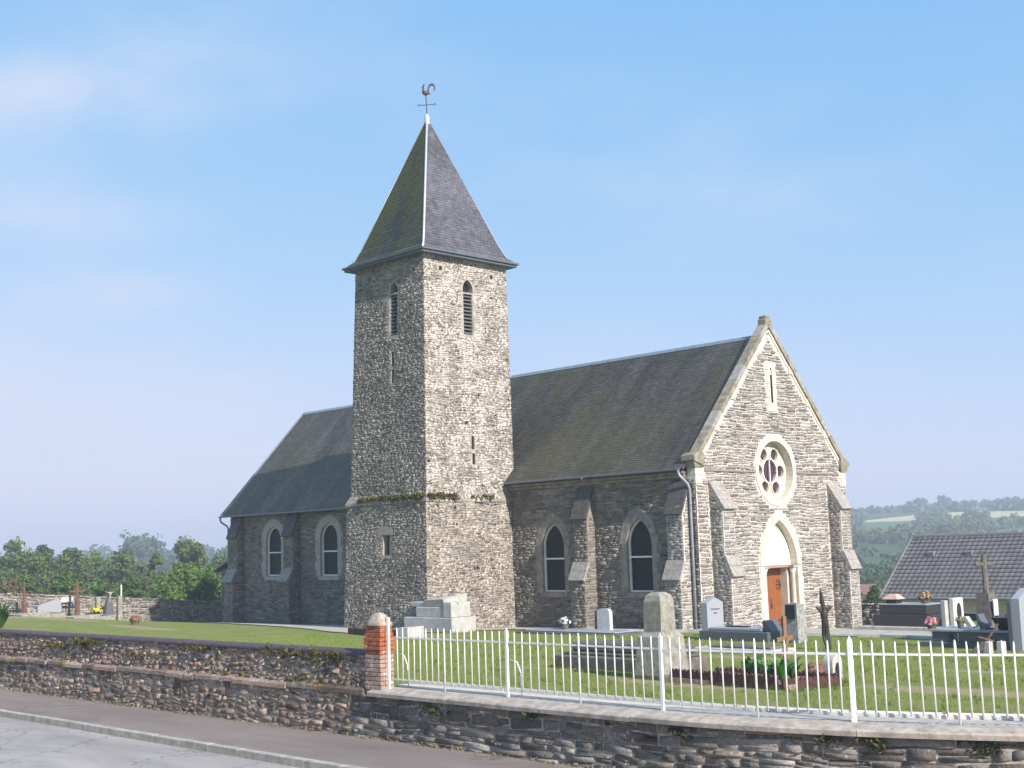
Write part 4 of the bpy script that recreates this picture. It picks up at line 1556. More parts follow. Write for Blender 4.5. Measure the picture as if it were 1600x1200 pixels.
m.add([vr(u, z, -.02) for u, z in body] + [vr(u, z, .02) for u, z in body], [t for t in tr] + [tuple(nb + i for i in t[::-1]) for t in tr] + [(i, (i + 1) % nb, nb + (i + 1) % nb, nb + i) for i in range(nb)])
bm_ = bmesh.new()
bmesh.ops.create_uvsphere(bm_, u_segments=12, v_segments=8, radius=1)
m.add([vr(-.06 + v.co.x * .135, 22.405 + v.co.z * .095 + v.co.x * -.02, v.co.y * .07) for v in bm_.verts], [[v.index for v in f.verts] for f in bm_.faces])
bm_.free()
m.build("weathercock", M_COCK, vane)


# ================================================================== STREET WALL, PIER, FENCE
WX0, WX1 = -16.0, 33.0


def sweep(m, prof, x0, x1, step=.45):
    """profile (y,z) swept along x, following the curve of the wall"""
    k = max(1, int(math.ceil((x1 - x0) / step))) if x1 > 15 else 1
    xs_ = np.linspace(x0, x1, k + 1)
    n = len(prof)
    v = [(x, y + float(bend(x)), z) for x in xs_ for y, z in prof]
    f = [tuple(range(n))[::-1], tuple(range(k * n, k * n + n))]
    for i in range(k):
        f += [(i * n + j, i * n + (j + 1) % n, (i + 1) * n + (j + 1) % n, (i + 1) * n + j) for j in range(n)]
    m.add(v, f)


def curve(o):      # move a finished piece onto the curve
    me = o.data
    c = np.zeros(len(me.vertices) * 3, np.float32)
    me.vertices.foreach_get('co', c)
    c = c.reshape(-1, 3)
    c[:, 1] += bend(c[:, 0])
    me.vertices.foreach_set('co', c.ravel())
    me.update()
    return o


wall = thing("street_wall", "low rubble stone wall along the pavement, raised and mossy on its left half", "wall", (5, -21.6, -.3))
m = MB()
sweep(m, [(-21.74, -.7), (-21.30, -.7), (-21.30, .47), (-21.74, .47)], WX0, WX1)
lower = m.build("lower_wall", M_WALLM, wall)
fS0 = plane_map((0, -21.74, 0), (1, 0, 0), (0, 0, 1))


def fS(u, v, d):
    p = fS0(u, v, d)
    p[..., 1] += bend(p[..., 0])
    return p


near = lambda p, a: a / ((p[:, 0] - CAM[0]) ** 2 + (p[:, 1] - CAM[1]) ** 2) * ((p[:, 0] < 21.5) & (p[:, 0] > -9))
stones(lay([(8.3, -.34), (WX1, -.34), (WX1, .49), (8.3, .49)], [], (.085, .18), (.24, .66), gap=.012), fS, M_WALLR, lower, 'small_stones', singles=near, depth=(.006, .026), rough=.30, warp=.022, cham=(.04, .20))
stones(lay([(WX0, -.34), (8.3, -.34), (8.3, .50), (WX0, .50)], [], (.08, .17), (.14, .45), gap=.03), fS, M_WALL, lower, 'rubble', depth=(.002, .026), rough=.6, warp=.03, cham=(.05, .35))
# concrete coping with a sloped face under the railings
M_COPS = plain("worn_concrete_coping", (.38, .325, .275), .92, .3, 5, bump=.5, spots=(6.5, .66, .74, (.11, .095, .075)))
M_COPB = plain("limewashed_coping_bed", (.52, .465, .405), .92, .14, 5, bump=.35, spots=(8, .70, .76, (.16, .14, .12)))
xs = [8.95, 12.05, 15.25, 18.75, 22.1, 25.0, 28.0, 31.0, 33.0]
for a, b in zip(xs[:-1], xs[1:]):
    m = MB()
    w = random.uniform(-.012, .012)
    sweep(m, [(-21.86, .475 + w), (-21.30, .44), (-21.30, .60), (-21.62, .60), (-21.84, .565 + w), (-21.865, .54 + w)], a + .006, b - .006)
    m.build("coping_slab", M_COPS, wall)
m = MB()
sweep(m, [(-21.30, .2), (-20.86, .2), (-20.86, .605), (-21.30, .605)], 8.95, 33)
m.build("coping_bed", M_COPB, wall)
for a in np.arange(8.95, 33, 1.3):
    m = MB()
    m.bbox(a, min(a + 1.29, 33), -20.86, -20.72, .2, .66, .012)
    curve(m.build("back_kerb", M_CONCP, wall))
# raised left half
m = MB()
m.prism([(-21.70, .50), (-21.28, .50), (-21.34, 1.19), (-21.60, 1.19)], lambda u, v, d: (d, u, v), WX0, 8.80)
upper = m.build("upper_wall", M_WALLM, wall)
fUp = quad_map((WX0, -21.70, .56), (8.78, -21.70, .56), (8.78, -21.60, 1.19), (WX0, -21.60, 1.19), 8.78 - WX0, .63)
stones(lay([(0, .0), (8.78 - WX0, .0), (8.78 - WX0, .62), (0, .62)], [], (.06, .15), (.09, .32), gap=.025), fUp, M_UPW, upper, 'rubble', depth=(.0, .035), rough=.7, warp=.03)
x = WX0
while x < 8.6:      # rough ledge course
    w = random.uniform(.5, 1.3)
    m = MB()
    dz = random.uniform(-.02, .02)
    dy = random.uniform(-.025, .015)
    m.prism([(-21.80 + dy, .47 + dz), (-21.62, .46 + dz), (-21.62, .60 + dz), (-21.70, .60 + dz), (-21.79 + dy, .545 + dz)], lambda u, v, d: (d, u, v), x + .01, min(x + w, 8.9) - .01)
    m.build("ledge_stone", M_UPW, wall)
    x += w
M_PURP = plain("purple_glazed_coping", (.085, .055, .068), .6, .25, 6, bump=.15, spots=(20, .70, .74, (.45, .42, .40)))
x = WX0
while x < 8.7:
    m = MB()
    pr = [(-21.47 + .20 * math.cos(a), 1.20 + .070 * math.sin(a)) for a in np.linspace(0, math.pi, 9)]
    pr = [(-21.27, 1.175)] + pr + [(-21.67, 1.175)]
    x1 = min(x + .60, 8.76)
    m.prism(pr, lambda u, v, d: (d, u, v), x + .004, x1 - .004)
    m.build("coping_tile", M_PURP, wall, smooth=False)
    x += .60
# moss cushions on the wall
mp = [(RNG.normal(c, .5), -21.72 + RNG.uniform(-.02, .04), z + RNG.normal(0, .05)) for c, z, k in ((-2.5, 1.08, 46), (-4.2, .95, 26), (2.7, 1.12, 18), (6.0, 1.12, 26), (7.6, 1.10, 26), (6.8, .62, 18), (3.6, .6, 10), (0.2, .85, 14)) for _ in range(k)]
tufts("wall_moss", mp, M_MOSS, wall, (.03, .07), 10)
M_WEED = plain("wall_weeds", (.06, .075, .02), .9, .4, 10)
mp = [(RNG.normal(c, .12), -21.80 + RNG.uniform(-.03, .02), z + RNG.normal(0, .04)) for c, z in ((13.1, .40), (16.2, .36), (18.35, .38), (18.9, .36), (20.2, .36), (21.0, .36), (10.8, .3)) for _ in range(9)]
mp = [(a, b + float(bend(a)), c) for a, b, c in mp]
tufts("wall_weeds", mp, M_WEED, wall, (.03, .09), 8)
mp = [(x_, -21.79 + RNG.uniform(-.05, .02), -.29) for x_ in RNG.uniform(WX0, 18, 340)]
tufts("foot_weeds", mp, plain("dry_weeds", (.19, .175, .085), .9, .4, 10), wall, (.02, .05), 6)

# brick pier
pier = thing("brick_pier", "short orange brick pier with domed stone cap at the end of the railings", "pier", (8.7, -21.5, .55))
M_BRICK = plain("orange_brick", (.34, .105, .045), .85, .3, 11, bump=.4, spots=(9, .58, .70, (.50, .36, .28)))
M_BRICKL = plain("limed_brick", (.36, .24, .19), .9, .35, 9, bump=.4, spots=(8, .55, .68, (.44, .40, .36)))
M_BMORT = plain("brick_mortar", (.36, .31, .26), .95, .2, 10, bump=.4)
m = MB()
m.box(8.79, 9.19, -21.70, -21.46, .5, 1.76)
m.build("core", M_BMORT, pier)
z = .58
row = 0
while z < 1.74:
    h = .068
    ex = .03 if 1.22 < z < 1.52 else (-.0 if z > 1.6 else .012)
    x0, x1, y0, y1 = 8.77 - ex, 9.21 + ex, -21.73 - ex, -21.44 + ex
    mt = M_BRICK if z > 1.18 else M_BRICKL
    dp = .11
    spl = [0, .5, 1] if row % 2 else [0, .25, .75, 1]
    for t0, t1 in zip(spl[:-1], spl[1:]):
        for (ya, yb) in ((y0, y0 + dp), (y1 - dp, y1)):
            m = MB()
            m.bbox(x0 + (x1 - x0) * t0 + .004, x0 + (x1 - x0) * t1 - .004, ya, yb, z, z + h, .006)
            m.build("brick", mt, pier)
        for (xa, xb) in ((x0, x0 + dp), (x1 - dp, x1)):
            if t1 <= .5 and row % 2 or (0 < t0 and t1 < 1):
                m = MB()
                m.bbox(xa, xb, max(y0 + dp + .004, y0 + (y1 - y0) * t0), min(y1 - dp - .004, y0 + (y1 - y0) * (t1 if not row % 2 else 1)), z, z + h, .006)
                m.build("brick", mt, pier)
    z += .079
    row += 1
m = MB()
L = []
for k in range(9):
    t = k / 8
    r = .235 * (1 - t) ** .78 + .0
    L.append((r, 1.765 + .20 * math.sin(t * math.pi / 2)))
v, f = [], []
for r, zz in [(.235, 1.735)] + L:
    for q in range(16):
        a = 2 * math.pi * q / 16
        cc, ss = math.cos(a), math.sin(a)
        k = 1 / max(abs(cc), abs(ss)) ** .75
        v.append((8.99 + r * cc * k, -21.585 + r * ss * k * .72, zz))
for i in range(len(L)):
    for q in range(16):
        f.append((i * 16 + q, i * 16 + (q + 1) % 16, i * 16 + 16 + (q + 1) % 16, i * 16 + 16 + q))
f.append(tuple(range(len(L) * 16, len(L) * 16 + 16)))
m.add(v, f)
m.build("domed_cap", plain("lichened_cap", (.36, .30, .235), .9, .3, 9, bump=.5, spots=(12, .6, .7, (.16, .13, .08))), pier, smooth=True)

# railings
fence = thing("iron_railings", "white painted iron railings with pointed bars on the street wall", "railings", (14, -21.4, .6))


def paint_mat():
    n = NT("flaking_white_paint")
    f = n.noise(5, 6, .7)
    c = n.mix(n.step(n.noise(4.5, 6, .8, off=2.0), .61, .66), n.mix(f, (.66, .64, .60), (.80, .79, .76)), (.30, .17, .06))
    n.bump(n.noise(60, 3), .15, .004)
    return n.done(c, .5)


M_PAINT = paint_mat()
PX = [9.12, 10.60, 12.20, 13.85, 15.53, 17.14, 18.50, 19.80, 21.0, 22.2, 23.4, 24.6, 25.8, 27.0, 28.2, 29.4, 30.6, 31.8, 32.9]
FY = -21.40


def bar(name, x, z0, z1, r, y=FY, tip=.07, lean=.0):
    m = MB()
    m.tube([(x - lean, y, z0), (x, y, z1 - tip), (x, y, z1 - tip * .45), (x, y, z1)], [r, r, r * .8, r * .12], 8)
    return curve(m.build(name, M_PAINT, fence, smooth=True))


for i, x in enumerate(PX):
    big = i in (2, 4, 6, 8, 10, 12, 14, 16, 18)
    zt = 1.725 if i else 1.88
    if big:
        m = MB()
        r = .024
        m.hexa([(x - r, FY - r, .56), (x + r, FY - r, .56), (x + r, FY + r, .56), (x - r, FY + r, .56), (x - r, FY - r, zt - .05), (x + r, FY - r, zt - .05), (x + r, FY + r, zt - .05), (x - r, FY + r, zt - .05)])
        m.add([(x - r, FY - r, zt - .05), (x + r, FY - r, zt - .05), (x + r, FY + r, zt - .05), (x - r, FY + r, zt - .05), (x, FY, zt + .03)], [(0, 1, 4), (1, 2, 4), (2, 3, 4), (3, 0, 4)])
        curve(m.build("post", M_PAINT, fence))
    elif i == 0:
        m = MB()
        m.box(x + .10, x + .16, FY - .20, FY - .16, .56, zt)
        m.build("post", M_PAINT, fence)
    else:
        bar("post", x, .56, zt - .02, .016)
    if i < len(PX) - 1:
        x2 = PX[i + 1]
        n = 9
        for k in range(1, n):
            bx = x + (x2 - x) * k / n
            bar("bar", bx + random.uniform(-.004, .004), .70 + random.uniform(-.006, .006), 1.69 + random.uniform(-.010, .010), .0118, lean=random.uniform(-.012, .012))
        for zr, hh in ((1.505, .015), (.745, .012)):
            m = MB()
            sweep(m, [(FY - .008, zr - hh), (FY + .008, zr - hh), (FY + .008, zr + hh), (FY - .008, zr + hh)], x + .012, x2 - .012)
            m.build("rail", M_PAINT, fence)
for x in (PX[0] + .1, PX[2]):      # back stays
    m = MB()
    m.tube([(x + .02, FY + .03, 1.22), (x + .09, FY + .14, 1.17), (x + .12, FY + .19, 1.0), (x + .13, FY + .2, .55)], .012, 6)
    m.build("back_stay", M_PAINT, fence, smooth=True)
m = MB()
m.tube([(9.26, FY - .18, 1.60), (9.19, FY - .18, 1.60)], .018, 6)
m.build("wall_tie", M_PAINT, fence)

# ================================================================== GRAVES
Z = lambda x, y: float(H(x, y))
M_GRAN = plain("grey_granite", (.10, .102, .112), .35, .22, 60, bump=.05, spec=.5)
M_GRANP = plain("pale_grey_granite", (.30, .31, .335), .4, .14, 60, bump=.05, spec=.5)
M_GRAND = plain("dark_granite", (.03, .03, .032), .3, .25, 50, bump=.05, spec=.5)
M_OLDST = plain("old_lichened_stone", (.27, .255, .215), .95, .3, 7, bump=.6, spots=(8, .55, .68, (.17, .155, .09)))
M_OLDD = plain("dark_weathered_stone", (.135, .118, .10), .95, .3, 8, bump=.6, spots=(10, .64, .72, (.30, .28, .25)))
M_CEM = plain("grey_cement", (.40, .39, .36), .95, .15, 5, bump=.3, spots=(3, .6, .75, (.20, .20, .17)))
M_MARB = plain("white_marble", (.52, .51, .50), .5, .1, 6, bump=.1)
M_BLACK = plain("black_plaque", (.02, .02, .022), .4, .2, 8)
M_REDT = plain("dark_red_tile", (.085, .035, .032), .6, .4, 12, bump=.3, spots=(16, .66, .72, (.28, .15, .12)))
M_WOODG = wood_mat("grey_orange_cross_wood", (.20, .115, .06), .8)


def blk(parent, name, mat_, x0, x1, y0, y1, z0, z1, c=.02):
    m = MB()
    m.bbox(x0, x1, y0, y1, z0, z1, c)
    return m.build(name, mat_, parent)


def pointed_stone(parent, name, mat_, x0, x1, y0, y1, z0, z1, rise, ax='y', c=.0):
    """slab standing with a shallow pointed head; ax = direction across its face"""
    m = MB()
    if ax == 'y':
        p = [(y0, z0), (y1, z0), (y1, z1), ((y0 + y1) / 2, z1 + rise), (y0, z1)]
        m.prism(p, lambda u, v, d: (d, u, v), x0, x1)
    else:
        p = [(x0, z0), (x1, z0), (x1, z1), ((x0 + x1) / 2, z1 + rise), (x0, z1)]
        m.prism(p, lambda u, v, d: (u, d, v), y0, y1)
    return m.build(name, mat_, parent)


def round_slab(parent, name, mat_, x0, x1, y0, y1, z0, z1, r, ax='y'):
    m = MB()
    a, b = (y0, y1) if ax == 'y' else (x0, x1)
    p = [(a, z0), (b, z0)] + [(b - r + r * math.cos(t), z1 - r + r * math.sin(t)) for t in np.linspace(0, math.pi / 2, 6)] + [(a + r + r * math.cos(t), z1 - r + r * math.sin(t)) for t in np.linspace(math.pi / 2, math.pi, 6)]
    m.prism(p, (lambda u, v, d: (d, u, v)) if ax == 'y' else (lambda u, v, d: (u, d, v)), *((x0, x1) if ax == 'y' else (y0, y1)))
    return m.build(name, mat_, parent)


# A: cement block vault against the tower corner
A = thing("cement_tomb", "stepped grey cement block tomb against the tower corner", "tomb", (-8.2, -5, 0))
g = -.05
blk(A, "base_block", M_CEM, -10.2, -7.47, -5.12, -3.9, g - .3, .60, .02)
blk(A, "long_block", M_CEM, -9.6, -8.02, -5.02, -4.3, .604, .98, .02)
blk(A, "end_block", M_CEM, -8.0, -7.55, -5.06, -4.1, .604, 1.16, .02)
m = MB()
m.hexa([(-9.3, -4.9, 1.0), (-8.06, -4.9, 1.0), (-7.75, -4.1, 1.18), (-9.2, -4.1, 1.0), (-9.2, -4.98, 1.22), (-8.1, -4.98, 1.28), (-7.7, -4.1, 1.46), (-9.2, -4.1, 1.26)])
m.build("tilted_slab", M_CEM, A)
blk(A, "rear_block", M_CEM, -10.0, -9.32, -4.9, -4.2, .985, 1.16, .02)
# fallen marble block and dark tile edging beside it
o = thing("marble_block", "small white marble block lying by the railings end of the tomb", "gravestone", (-5.2, -8.4, .2))
m = MB()
gz = Z(-5.2, -8.5)
m.hexa([(-6.3, -8.9, gz - .05), (-5.45, -8.9, gz - .02), (-5.35, -8.25, gz), (-6.2, -8.25, gz - .03), (-6.3, -8.85, gz + .33), (-5.47, -8.85, gz + .37), (-5.37, -8.25, gz + .40), (-6.2, -8.25, gz + .35)])
m.build("block", M_CEM, o)
m = MB()
m.box(-6.36, -6.02, -8.95, -8.7, gz - .02, gz + .3)
m.build("dark_end", M_GRAND, o)


def tile_edging(parent, p0, p1, w=.105, h=.24, z=None):
    L = math.hypot(p1[0] - p0[0], p1[1] - p0[1])
    n = max(1, int(L / w))
    t = np.array([(p1[0] - p0[0]) / L, (p1[1] - p0[1]) / L])
    nn = np.array([-t[1], t[0]]) * .022
    for i in range(n):
        c = np.array(p0) + t * (i + .5) * L / n
        hh = h + random.uniform(-.012, .012)
        zz = Z(*c) if z is None else z
        s = L / n * .47
        pr = [(-s, -.05), (s, -.05), (s, hh * .72), (s * .6, hh * .93), (0, hh), (-s * .6, hh * .93), (-s, hh * .72)]
        m = MB()
        m.prism(pr, lambda u, v, d: (c[0] + t[0] * u + nn[0] * d, c[1] + t[1] * u + nn[1] * d, zz + v), -1, 1)
        m.build("edging_tile", M_REDT, parent)


o = thing("tile_border", "short dark red tile edging at the foot of the tower", "edging", (-9, -8.4, .1))
tile_edging(o, (-9.6, -8.2), (-6.9, -8.6), h=.26)

# B: small pale stone by the nave
B = thing("pale_headstone", "small white headstone standing on a grey slab below the nave windows", "gravestone", (-2.2, -2.5, 0))
round_slab(B, "stone", M_MARB, -2.60, -2.02, -2.62, -2.46, -.05, .86, .16, 'x')
blk(B, "plinth", M_CEM, -2.9, -1.75, -2.75, -2.3, -.2, .12)
blk(B, "dark_backing", M_GRAN, -2.84, -2.66, -2.50, -2.25, .12, .80)
B2 = thing("flat_grave", "long flat grey grave slab in front of the nave", "grave", (-2, -3.6, 0))
blk(B2, "slab", M_GRAN, -5.0, -.2, -4.3, -2.9, -.1, .14)
blk(B2, "top_slab", M_GRANP, -4.7, -.5, -4.1, -3.1, .142, .19)


def petals(name, c, r, n, mat_, parent=None, flat=1.0, size=.05):
    V, F, R = [], [], []
    for k in range(n):
        d = RNG.normal(0, 1, 3)
        d /= np.linalg.norm(d)
        d[2] = abs(d[2]) * flat
        p = np.asarray(c) + d * r * RNG.uniform(.6, 1)
        s = np.cross(d, RNG.normal(0, 1, 3))
        s /= np.linalg.norm(s) + 1e-6
        u = np.cross(s, d) + d * .4
        q = size * RNG.uniform(.6, 1.3)
        b = len(V)
        V += [p - s * q, p - u * q, p + s * q, p + u * q]
        F.append((b, b + 1, b + 2, b + 3))
        R += [RNG.random(3)] * 4
    return quad_mesh(name, np.array(V), np.array(F), mat_, np.array(R), parent)


def leafy(name, col, col2=None, rough=.6, trans=.25):
    n = NT(name)
    r, g_, b_ = n.attr()
    c = n.mix(r, col, col2 or tuple(k * 1.9 for k in col))
    m_ = n.done(c, rough, spec=.25)
    tr = n.t.nodes.new('ShaderNodeBsdfTranslucent')
    n.t.links.new(c, tr.inputs['Color'])
    mx = n.t.nodes.new('ShaderNodeMixShader')
    mx.inputs[0].default_value = trans
    n.t.links.new(n.b.outputs[0], mx.inputs[1])
    n.t.links.new(tr.outputs[0], mx.inputs[2])
    n.t.links.new(mx.outputs[0], n.out.inputs['Surface'])
    return m_


M_PWHITE = leafy("white_petals", (.6, .58, .55), (.8, .78, .74))
M_PPINK = leafy("pink_petals", (.55, .12, .16), (.75, .40, .42))
M_PYEL = leafy("yellow_petals", (.65, .50, .02), (.80, .68, .10))
M_PLEAF = leafy("pot_leaves", (.04, .09, .015), (.10, .20, .03))
M_TERRA = plain("terracotta", (.36, .14, .075), .85, .2, 10)


def flower_pot(name, label, c, r, petal, pot=None, cat="flowers", h=.16):
    o = thing(name, label, cat, c, "flowers on the graves")
    m = MB()
    m.lathe([(r * .5, c[2] - .02), (r * .72, c[2] + h), (r * .78, c[2] + h), (r * .6, c[2] + h - .02)], c[0], c[1], 12)
    m.build("pot", pot or M_OLDD, o, smooth=False)
    petals("foliage", (c[0], c[1], c[2] + h), r * .9, 40, M_PLEAF, o, size=r * .26)
    petals("blossom", (c[0], c[1], c[2] + h + r * .25), r * 1.05, 70, petal, o, size=r * .22)
    return o


flower_pot("flower_pot", "small pot of white flowers on the flat grave by the nave", (-3.35, -3.5, .19), .22, M_PWHITE)

# C: old tomb with stele
Cc = thing("old_tomb", "old dark stepped stone tomb with a tall rounded stele at its foot", "tomb", (9.5, -15.2, .35))
g = Z(9.5, -15.2)
blk(Cc, "base_course", M_OLDD, 7.55, 10.95, -15.45, -14.2, g - .15, .66, .03)
blk(Cc, "ledger", M_OLDD, 7.72, 10.9, -15.30, -14.35, .664, .73, .02)
blk(Cc, "top_course", M_OLDD, 7.9, 10.85, -15.22, -14.45, .733, .95, .04)
g2 = Z(11.2, -16)
blk(Cc, "foundation", M_OLDD, 10.85, 11.72, -16.62, -15.72, g2 - .2, g2 + .12, .03)
m = MB()
m.hexa([(10.90, -16.58, g2 + .1), (11.66, -16.58, g2 + .1), (11.66, -15.78, g2 + .1), (10.90, -15.78, g2 + .1), (10.96, -16.52, 1.22), (11.6, -16.52, 1.22), (11.6, -15.84, 1.22), (10.96, -15.84, 1.22)])
m.hexa([(10.96, -16.52, 1.22), (11.6, -16.52, 1.22), (11.6, -15.84, 1.22), (10.96, -15.84, 1.22), (11.04, -16.42, 1.32), (11.52, -16.42, 1.32), (11.52, -15.94, 1.32), (11.04, -15.94, 1.32)])
m.build("pedestal", M_OLDST, Cc)
m = MB()
x0, x1, y0, y1 = 11.05, 11.50, -16.42, -15.95
vv = []
for zz, ins in ((1.32, 0), (1.92, .012), (2.04, .05), (2.10, .13)):
    vv += [(x0 + ins, y0 + ins, zz), (x1 - ins, y0 + ins, zz), (x1 - ins, y1 - ins, zz), (x0 + ins, y1 - ins, zz)]
m.add(vv, [(i * 4 + j, i * 4 + (j + 1) % 4, i * 4 + 4 + (j + 1) % 4, i * 4 + 4 + j) for i in range(3) for j in range(4)] + [(12, 13, 14, 15), (3, 2, 1, 0)])
m.build("stele", M_OLDST, Cc)

# D: grave garden with tile edging and plants
D = thing("tile_edged_grave", "grave bed edged with dark red scalloped tiles, green plants at its end", "grave", (13.4, -16.2, .4))
dz = Z(13.4, -16.3)
tile_edging(D, (11.95, -16.75), (14.55, -16.95), h=.27)
tile_edging(D, (14.62, -16.9), (14.9, -15.4), h=.2)
tile_edging(D, (12.1, -15.5), (14.8, -15.35), h=.22)
m = MB()
m.box(12.0, 14.7, -16.85, -15.45, dz - .1, dz + .10)
m.build("soil_bed", plain("pinkish_gravel_bed", (.25, .19, .13), .95, .4, 25, bump=.8), D)
mp = []


def blades(name, spots, mat_, parent, L=(.18, .38), w=.035, n=12):
    V, F, R = [], [], []
    for (x, y, z) in spots:
        for k in range(n):
            a = RNG.uniform(0, 2 * math.pi)
            l = RNG.uniform(*L)
            dx, dy = math.cos(a), math.sin(a)
            px, py = -dy * w, dx * w
            lean = RNG.uniform(.25, .8)
            p0 = np.array([x, y, z])
            p1 = p0 + np.array([dx * l * lean * .5, dy * l * lean * .5, l * .7])
            p2 = p0 + np.array([dx * l * lean * 1.1, dy * l * lean * 1.1, l * RNG.uniform(.7, 1.0)])
            s = np.array([px, py, 0])
            b = len(V)
            V += [p0 - s * .4, p0 + s * .4, p1 + s, p1 - s, p2 + s * .15, p2 - s * .15]
            F += [(b, b + 1, b + 2, b + 3), (b + 3, b + 2, b + 4, b + 5)]
            R += [RNG.random(3)] * 6
    return quad_mesh(name, np.array(V), np.array(F), mat_, np.array(R), parent)


M_LILY = leafy("broad_green_leaves", (.03, .10, .015), (.09, .26, .04))
for i, (x, y) in enumerate(((13.75, -16.55), (14.1, -16.6), (13.5, -16.3), (14.35, -16.5), (13.9, -16.15), (14.3, -16.1))):
    blades("leafy_plant", [(x, y, dz + .08)], M_LILY, D, (.28, .52), .055, 16)
petals("faded_flowers", (13.3, -13.6, Z(13.3, -13.6) + .05), .34, 110, leafy("faded_red_petals", (.22, .07, .05), (.38, .22, .16)), D, .6, .05)
o = thing("wooden_cross", "plain weathered wooden cross leaning in the tile-edged grave", "cross", (13.0, -14.4, .35))
wz = Z(12.9, -14.4)
m = MB()
wdir = np.array([.30, .95])


def plank2(pts, x, y, d):
    m.prism(pts, lambda u, v, w: (x + wdir[0] * u - wdir[1] * w, y + wdir[1] * u + wdir[0] * w, wz + v), -d, d)


cx_, cy_ = on_plane(1228, 1040, 2, wz + .1)[:2]
plank2([(-.045, -.1), (.045, -.1), (.065, 1.12), (-.025, 1.13)], cx_, cy_, .025)
m.build("upright", M_WOODG, o)
m = MB()
plank2([(-.22, .60), (.20, .64), (.20, .73), (-.22, .69)], cx_ + .03, cy_ - .03, .02)
m.build("crossbar", M_WOODG, o)
m = MB()
plank2([(-.14, .34), (-.06, .32), (.12, .68), (.05, .70)], cx_ + .06, cy_ - .05, .015)
m.build("brace", M_WOODG, o)
# broken column
o = thing("stone_pillar", "square lichened grey stone pillar in front of the church door", "gravestone", (6.9, -4.5, .1))
pz = Z(6.9, -4.5)
m = MB()
m.hexa([(6.60, -4.80, pz - .1), (7.06, -4.80, pz - .1), (7.06, -4.34, pz - .1), (6.60, -4.34, pz - .1), (6.64, -4.77, 1.22), (7.03, -4.77, 1.26), (7.03, -4.37, 1.20), (6.64, -4.37, 1.24)])
m.build("shaft", plain("speckled_pillar_stone", (.30, .295, .28), .95, .3, 12, bump=.7, spots=(18, .55, .64, (.15, .145, .13))), o)
blk(o, "plaque", M_BLACK, 6.68, 7.0, -4.835, -4.79, .80, 1.20, .01)


# crucifixes: cross with a small figure
def corpus(name, base, up, right, s, mat_, parent):
    B_, U_, R_ = Vector(base), Vector(up), Vector(right)
    N_ = R_.cross(U_).normalized()
    P_ = lambda r, u, n=0: B_ + R_ * (r * s) + U_ * (u * s) + N_ * (n * s)
    vs_ = [P_(0, 0), P_(0, .22), P_(0, .34), P_(0, .42), P_(.02, .5, -.02), P_(-.22, .40), P_(-.40, .50), P_(.22, .40), P_(.40, .50),
           P_(-.06, -.04), P_(-.06, -.28, -.06), P_(-.02, -.55), P_(.06, -.04), P_(.06, -.28, -.06), P_(.02, -.55)]
    ed = [(0, 1), (1, 2), (2, 3), (3, 4), (2, 5), (5, 6), (2, 7), (7, 8), (0, 9), (9, 10), (10, 11), (0, 12), (12, 13), (13, 14)]
    rd = [.085, .09, .085, .04, .075, .042, .03, .042, .03, .06, .045, .028, .06, .045, .028]
    me = bpy.data.meshes.new(name)
    me.from_pydata([tuple(v) for v in vs_], ed, [])
    me.materials.append(mat_)
    o2 = bpy.data.objects.new(name, me)
    COL.objects.link(o2)
    o2.parent = parent
    o2.matrix_parent_inverse = Matrix.Translation(-Vector(parent.location))
    md = o2.modifiers.new("skin", 'SKIN')
    for i, r in enumerate(rd):
        me.skin_vertices[0].data[i].radius = (r * s, r * s)
    me.skin_vertices[0].data[0].use_root = True
    md.use_smooth_shade = True
    o2.modifiers.new("sub", 'SUBSURF').levels = 1
    return o2


kx_, ky_ = 9.35, -6.9
kz = Z(kx_, ky_)
o = thing("iron_crucifix", "dark rusty iron crucifix with figure on a small pale niche stone", "crucifix", (kx_, ky_, kz))
ax = Vector((.707, .707, 0))
m = MB()
m.tube([(kx_, ky_, kz - .1), (kx_ - .05, ky_, kz + .75), (kx_ - .14, ky_, kz + 1.5)], [.085, .075, .045], 8)
m.build("upright", M_IRON, o)
m = MB()
c0 = Vector((kx_ - .08, ky_, kz + 1.08))
m.tube([c0 - ax * .13, c0 + ax * .13], .045, 8)
m.build("crossbar", M_RUST, o)
corpus("figure", c0 + Vector((.08, -.13, -.42)), (0.02, 0, 1), ax * .55, .95, M_IRON, o)
m = MB()
m.tube([(kx_ - .14, ky_, kz + 1.2), (kx_ - .15, ky_, kz + 1.62)], [.05, .02], 6)
m.build("rusty_tip", M_RUST, o)
o = thing("niche_stone", "small pale arched niche stone at the corner of the tile-edged grave", "gravestone", (14.75, -15.6, .35))
nz_ = Z(14.6, -15.2)
round_slab(o, "stone", M_CEM, 14.42, 14.62, -15.22, -14.88, nz_ - .05, nz_ + .52, .15, 'y')
m = MB()
m.prism(arch(-15.05, .085, nz_ + .06, nz_ + .24, .14, 6), lambda u, v, d: (d, u, v), 14.60, 14.626)
m.build("niche", M_BLACK, o)  # flat black arch, the shade of a recess put in as colour

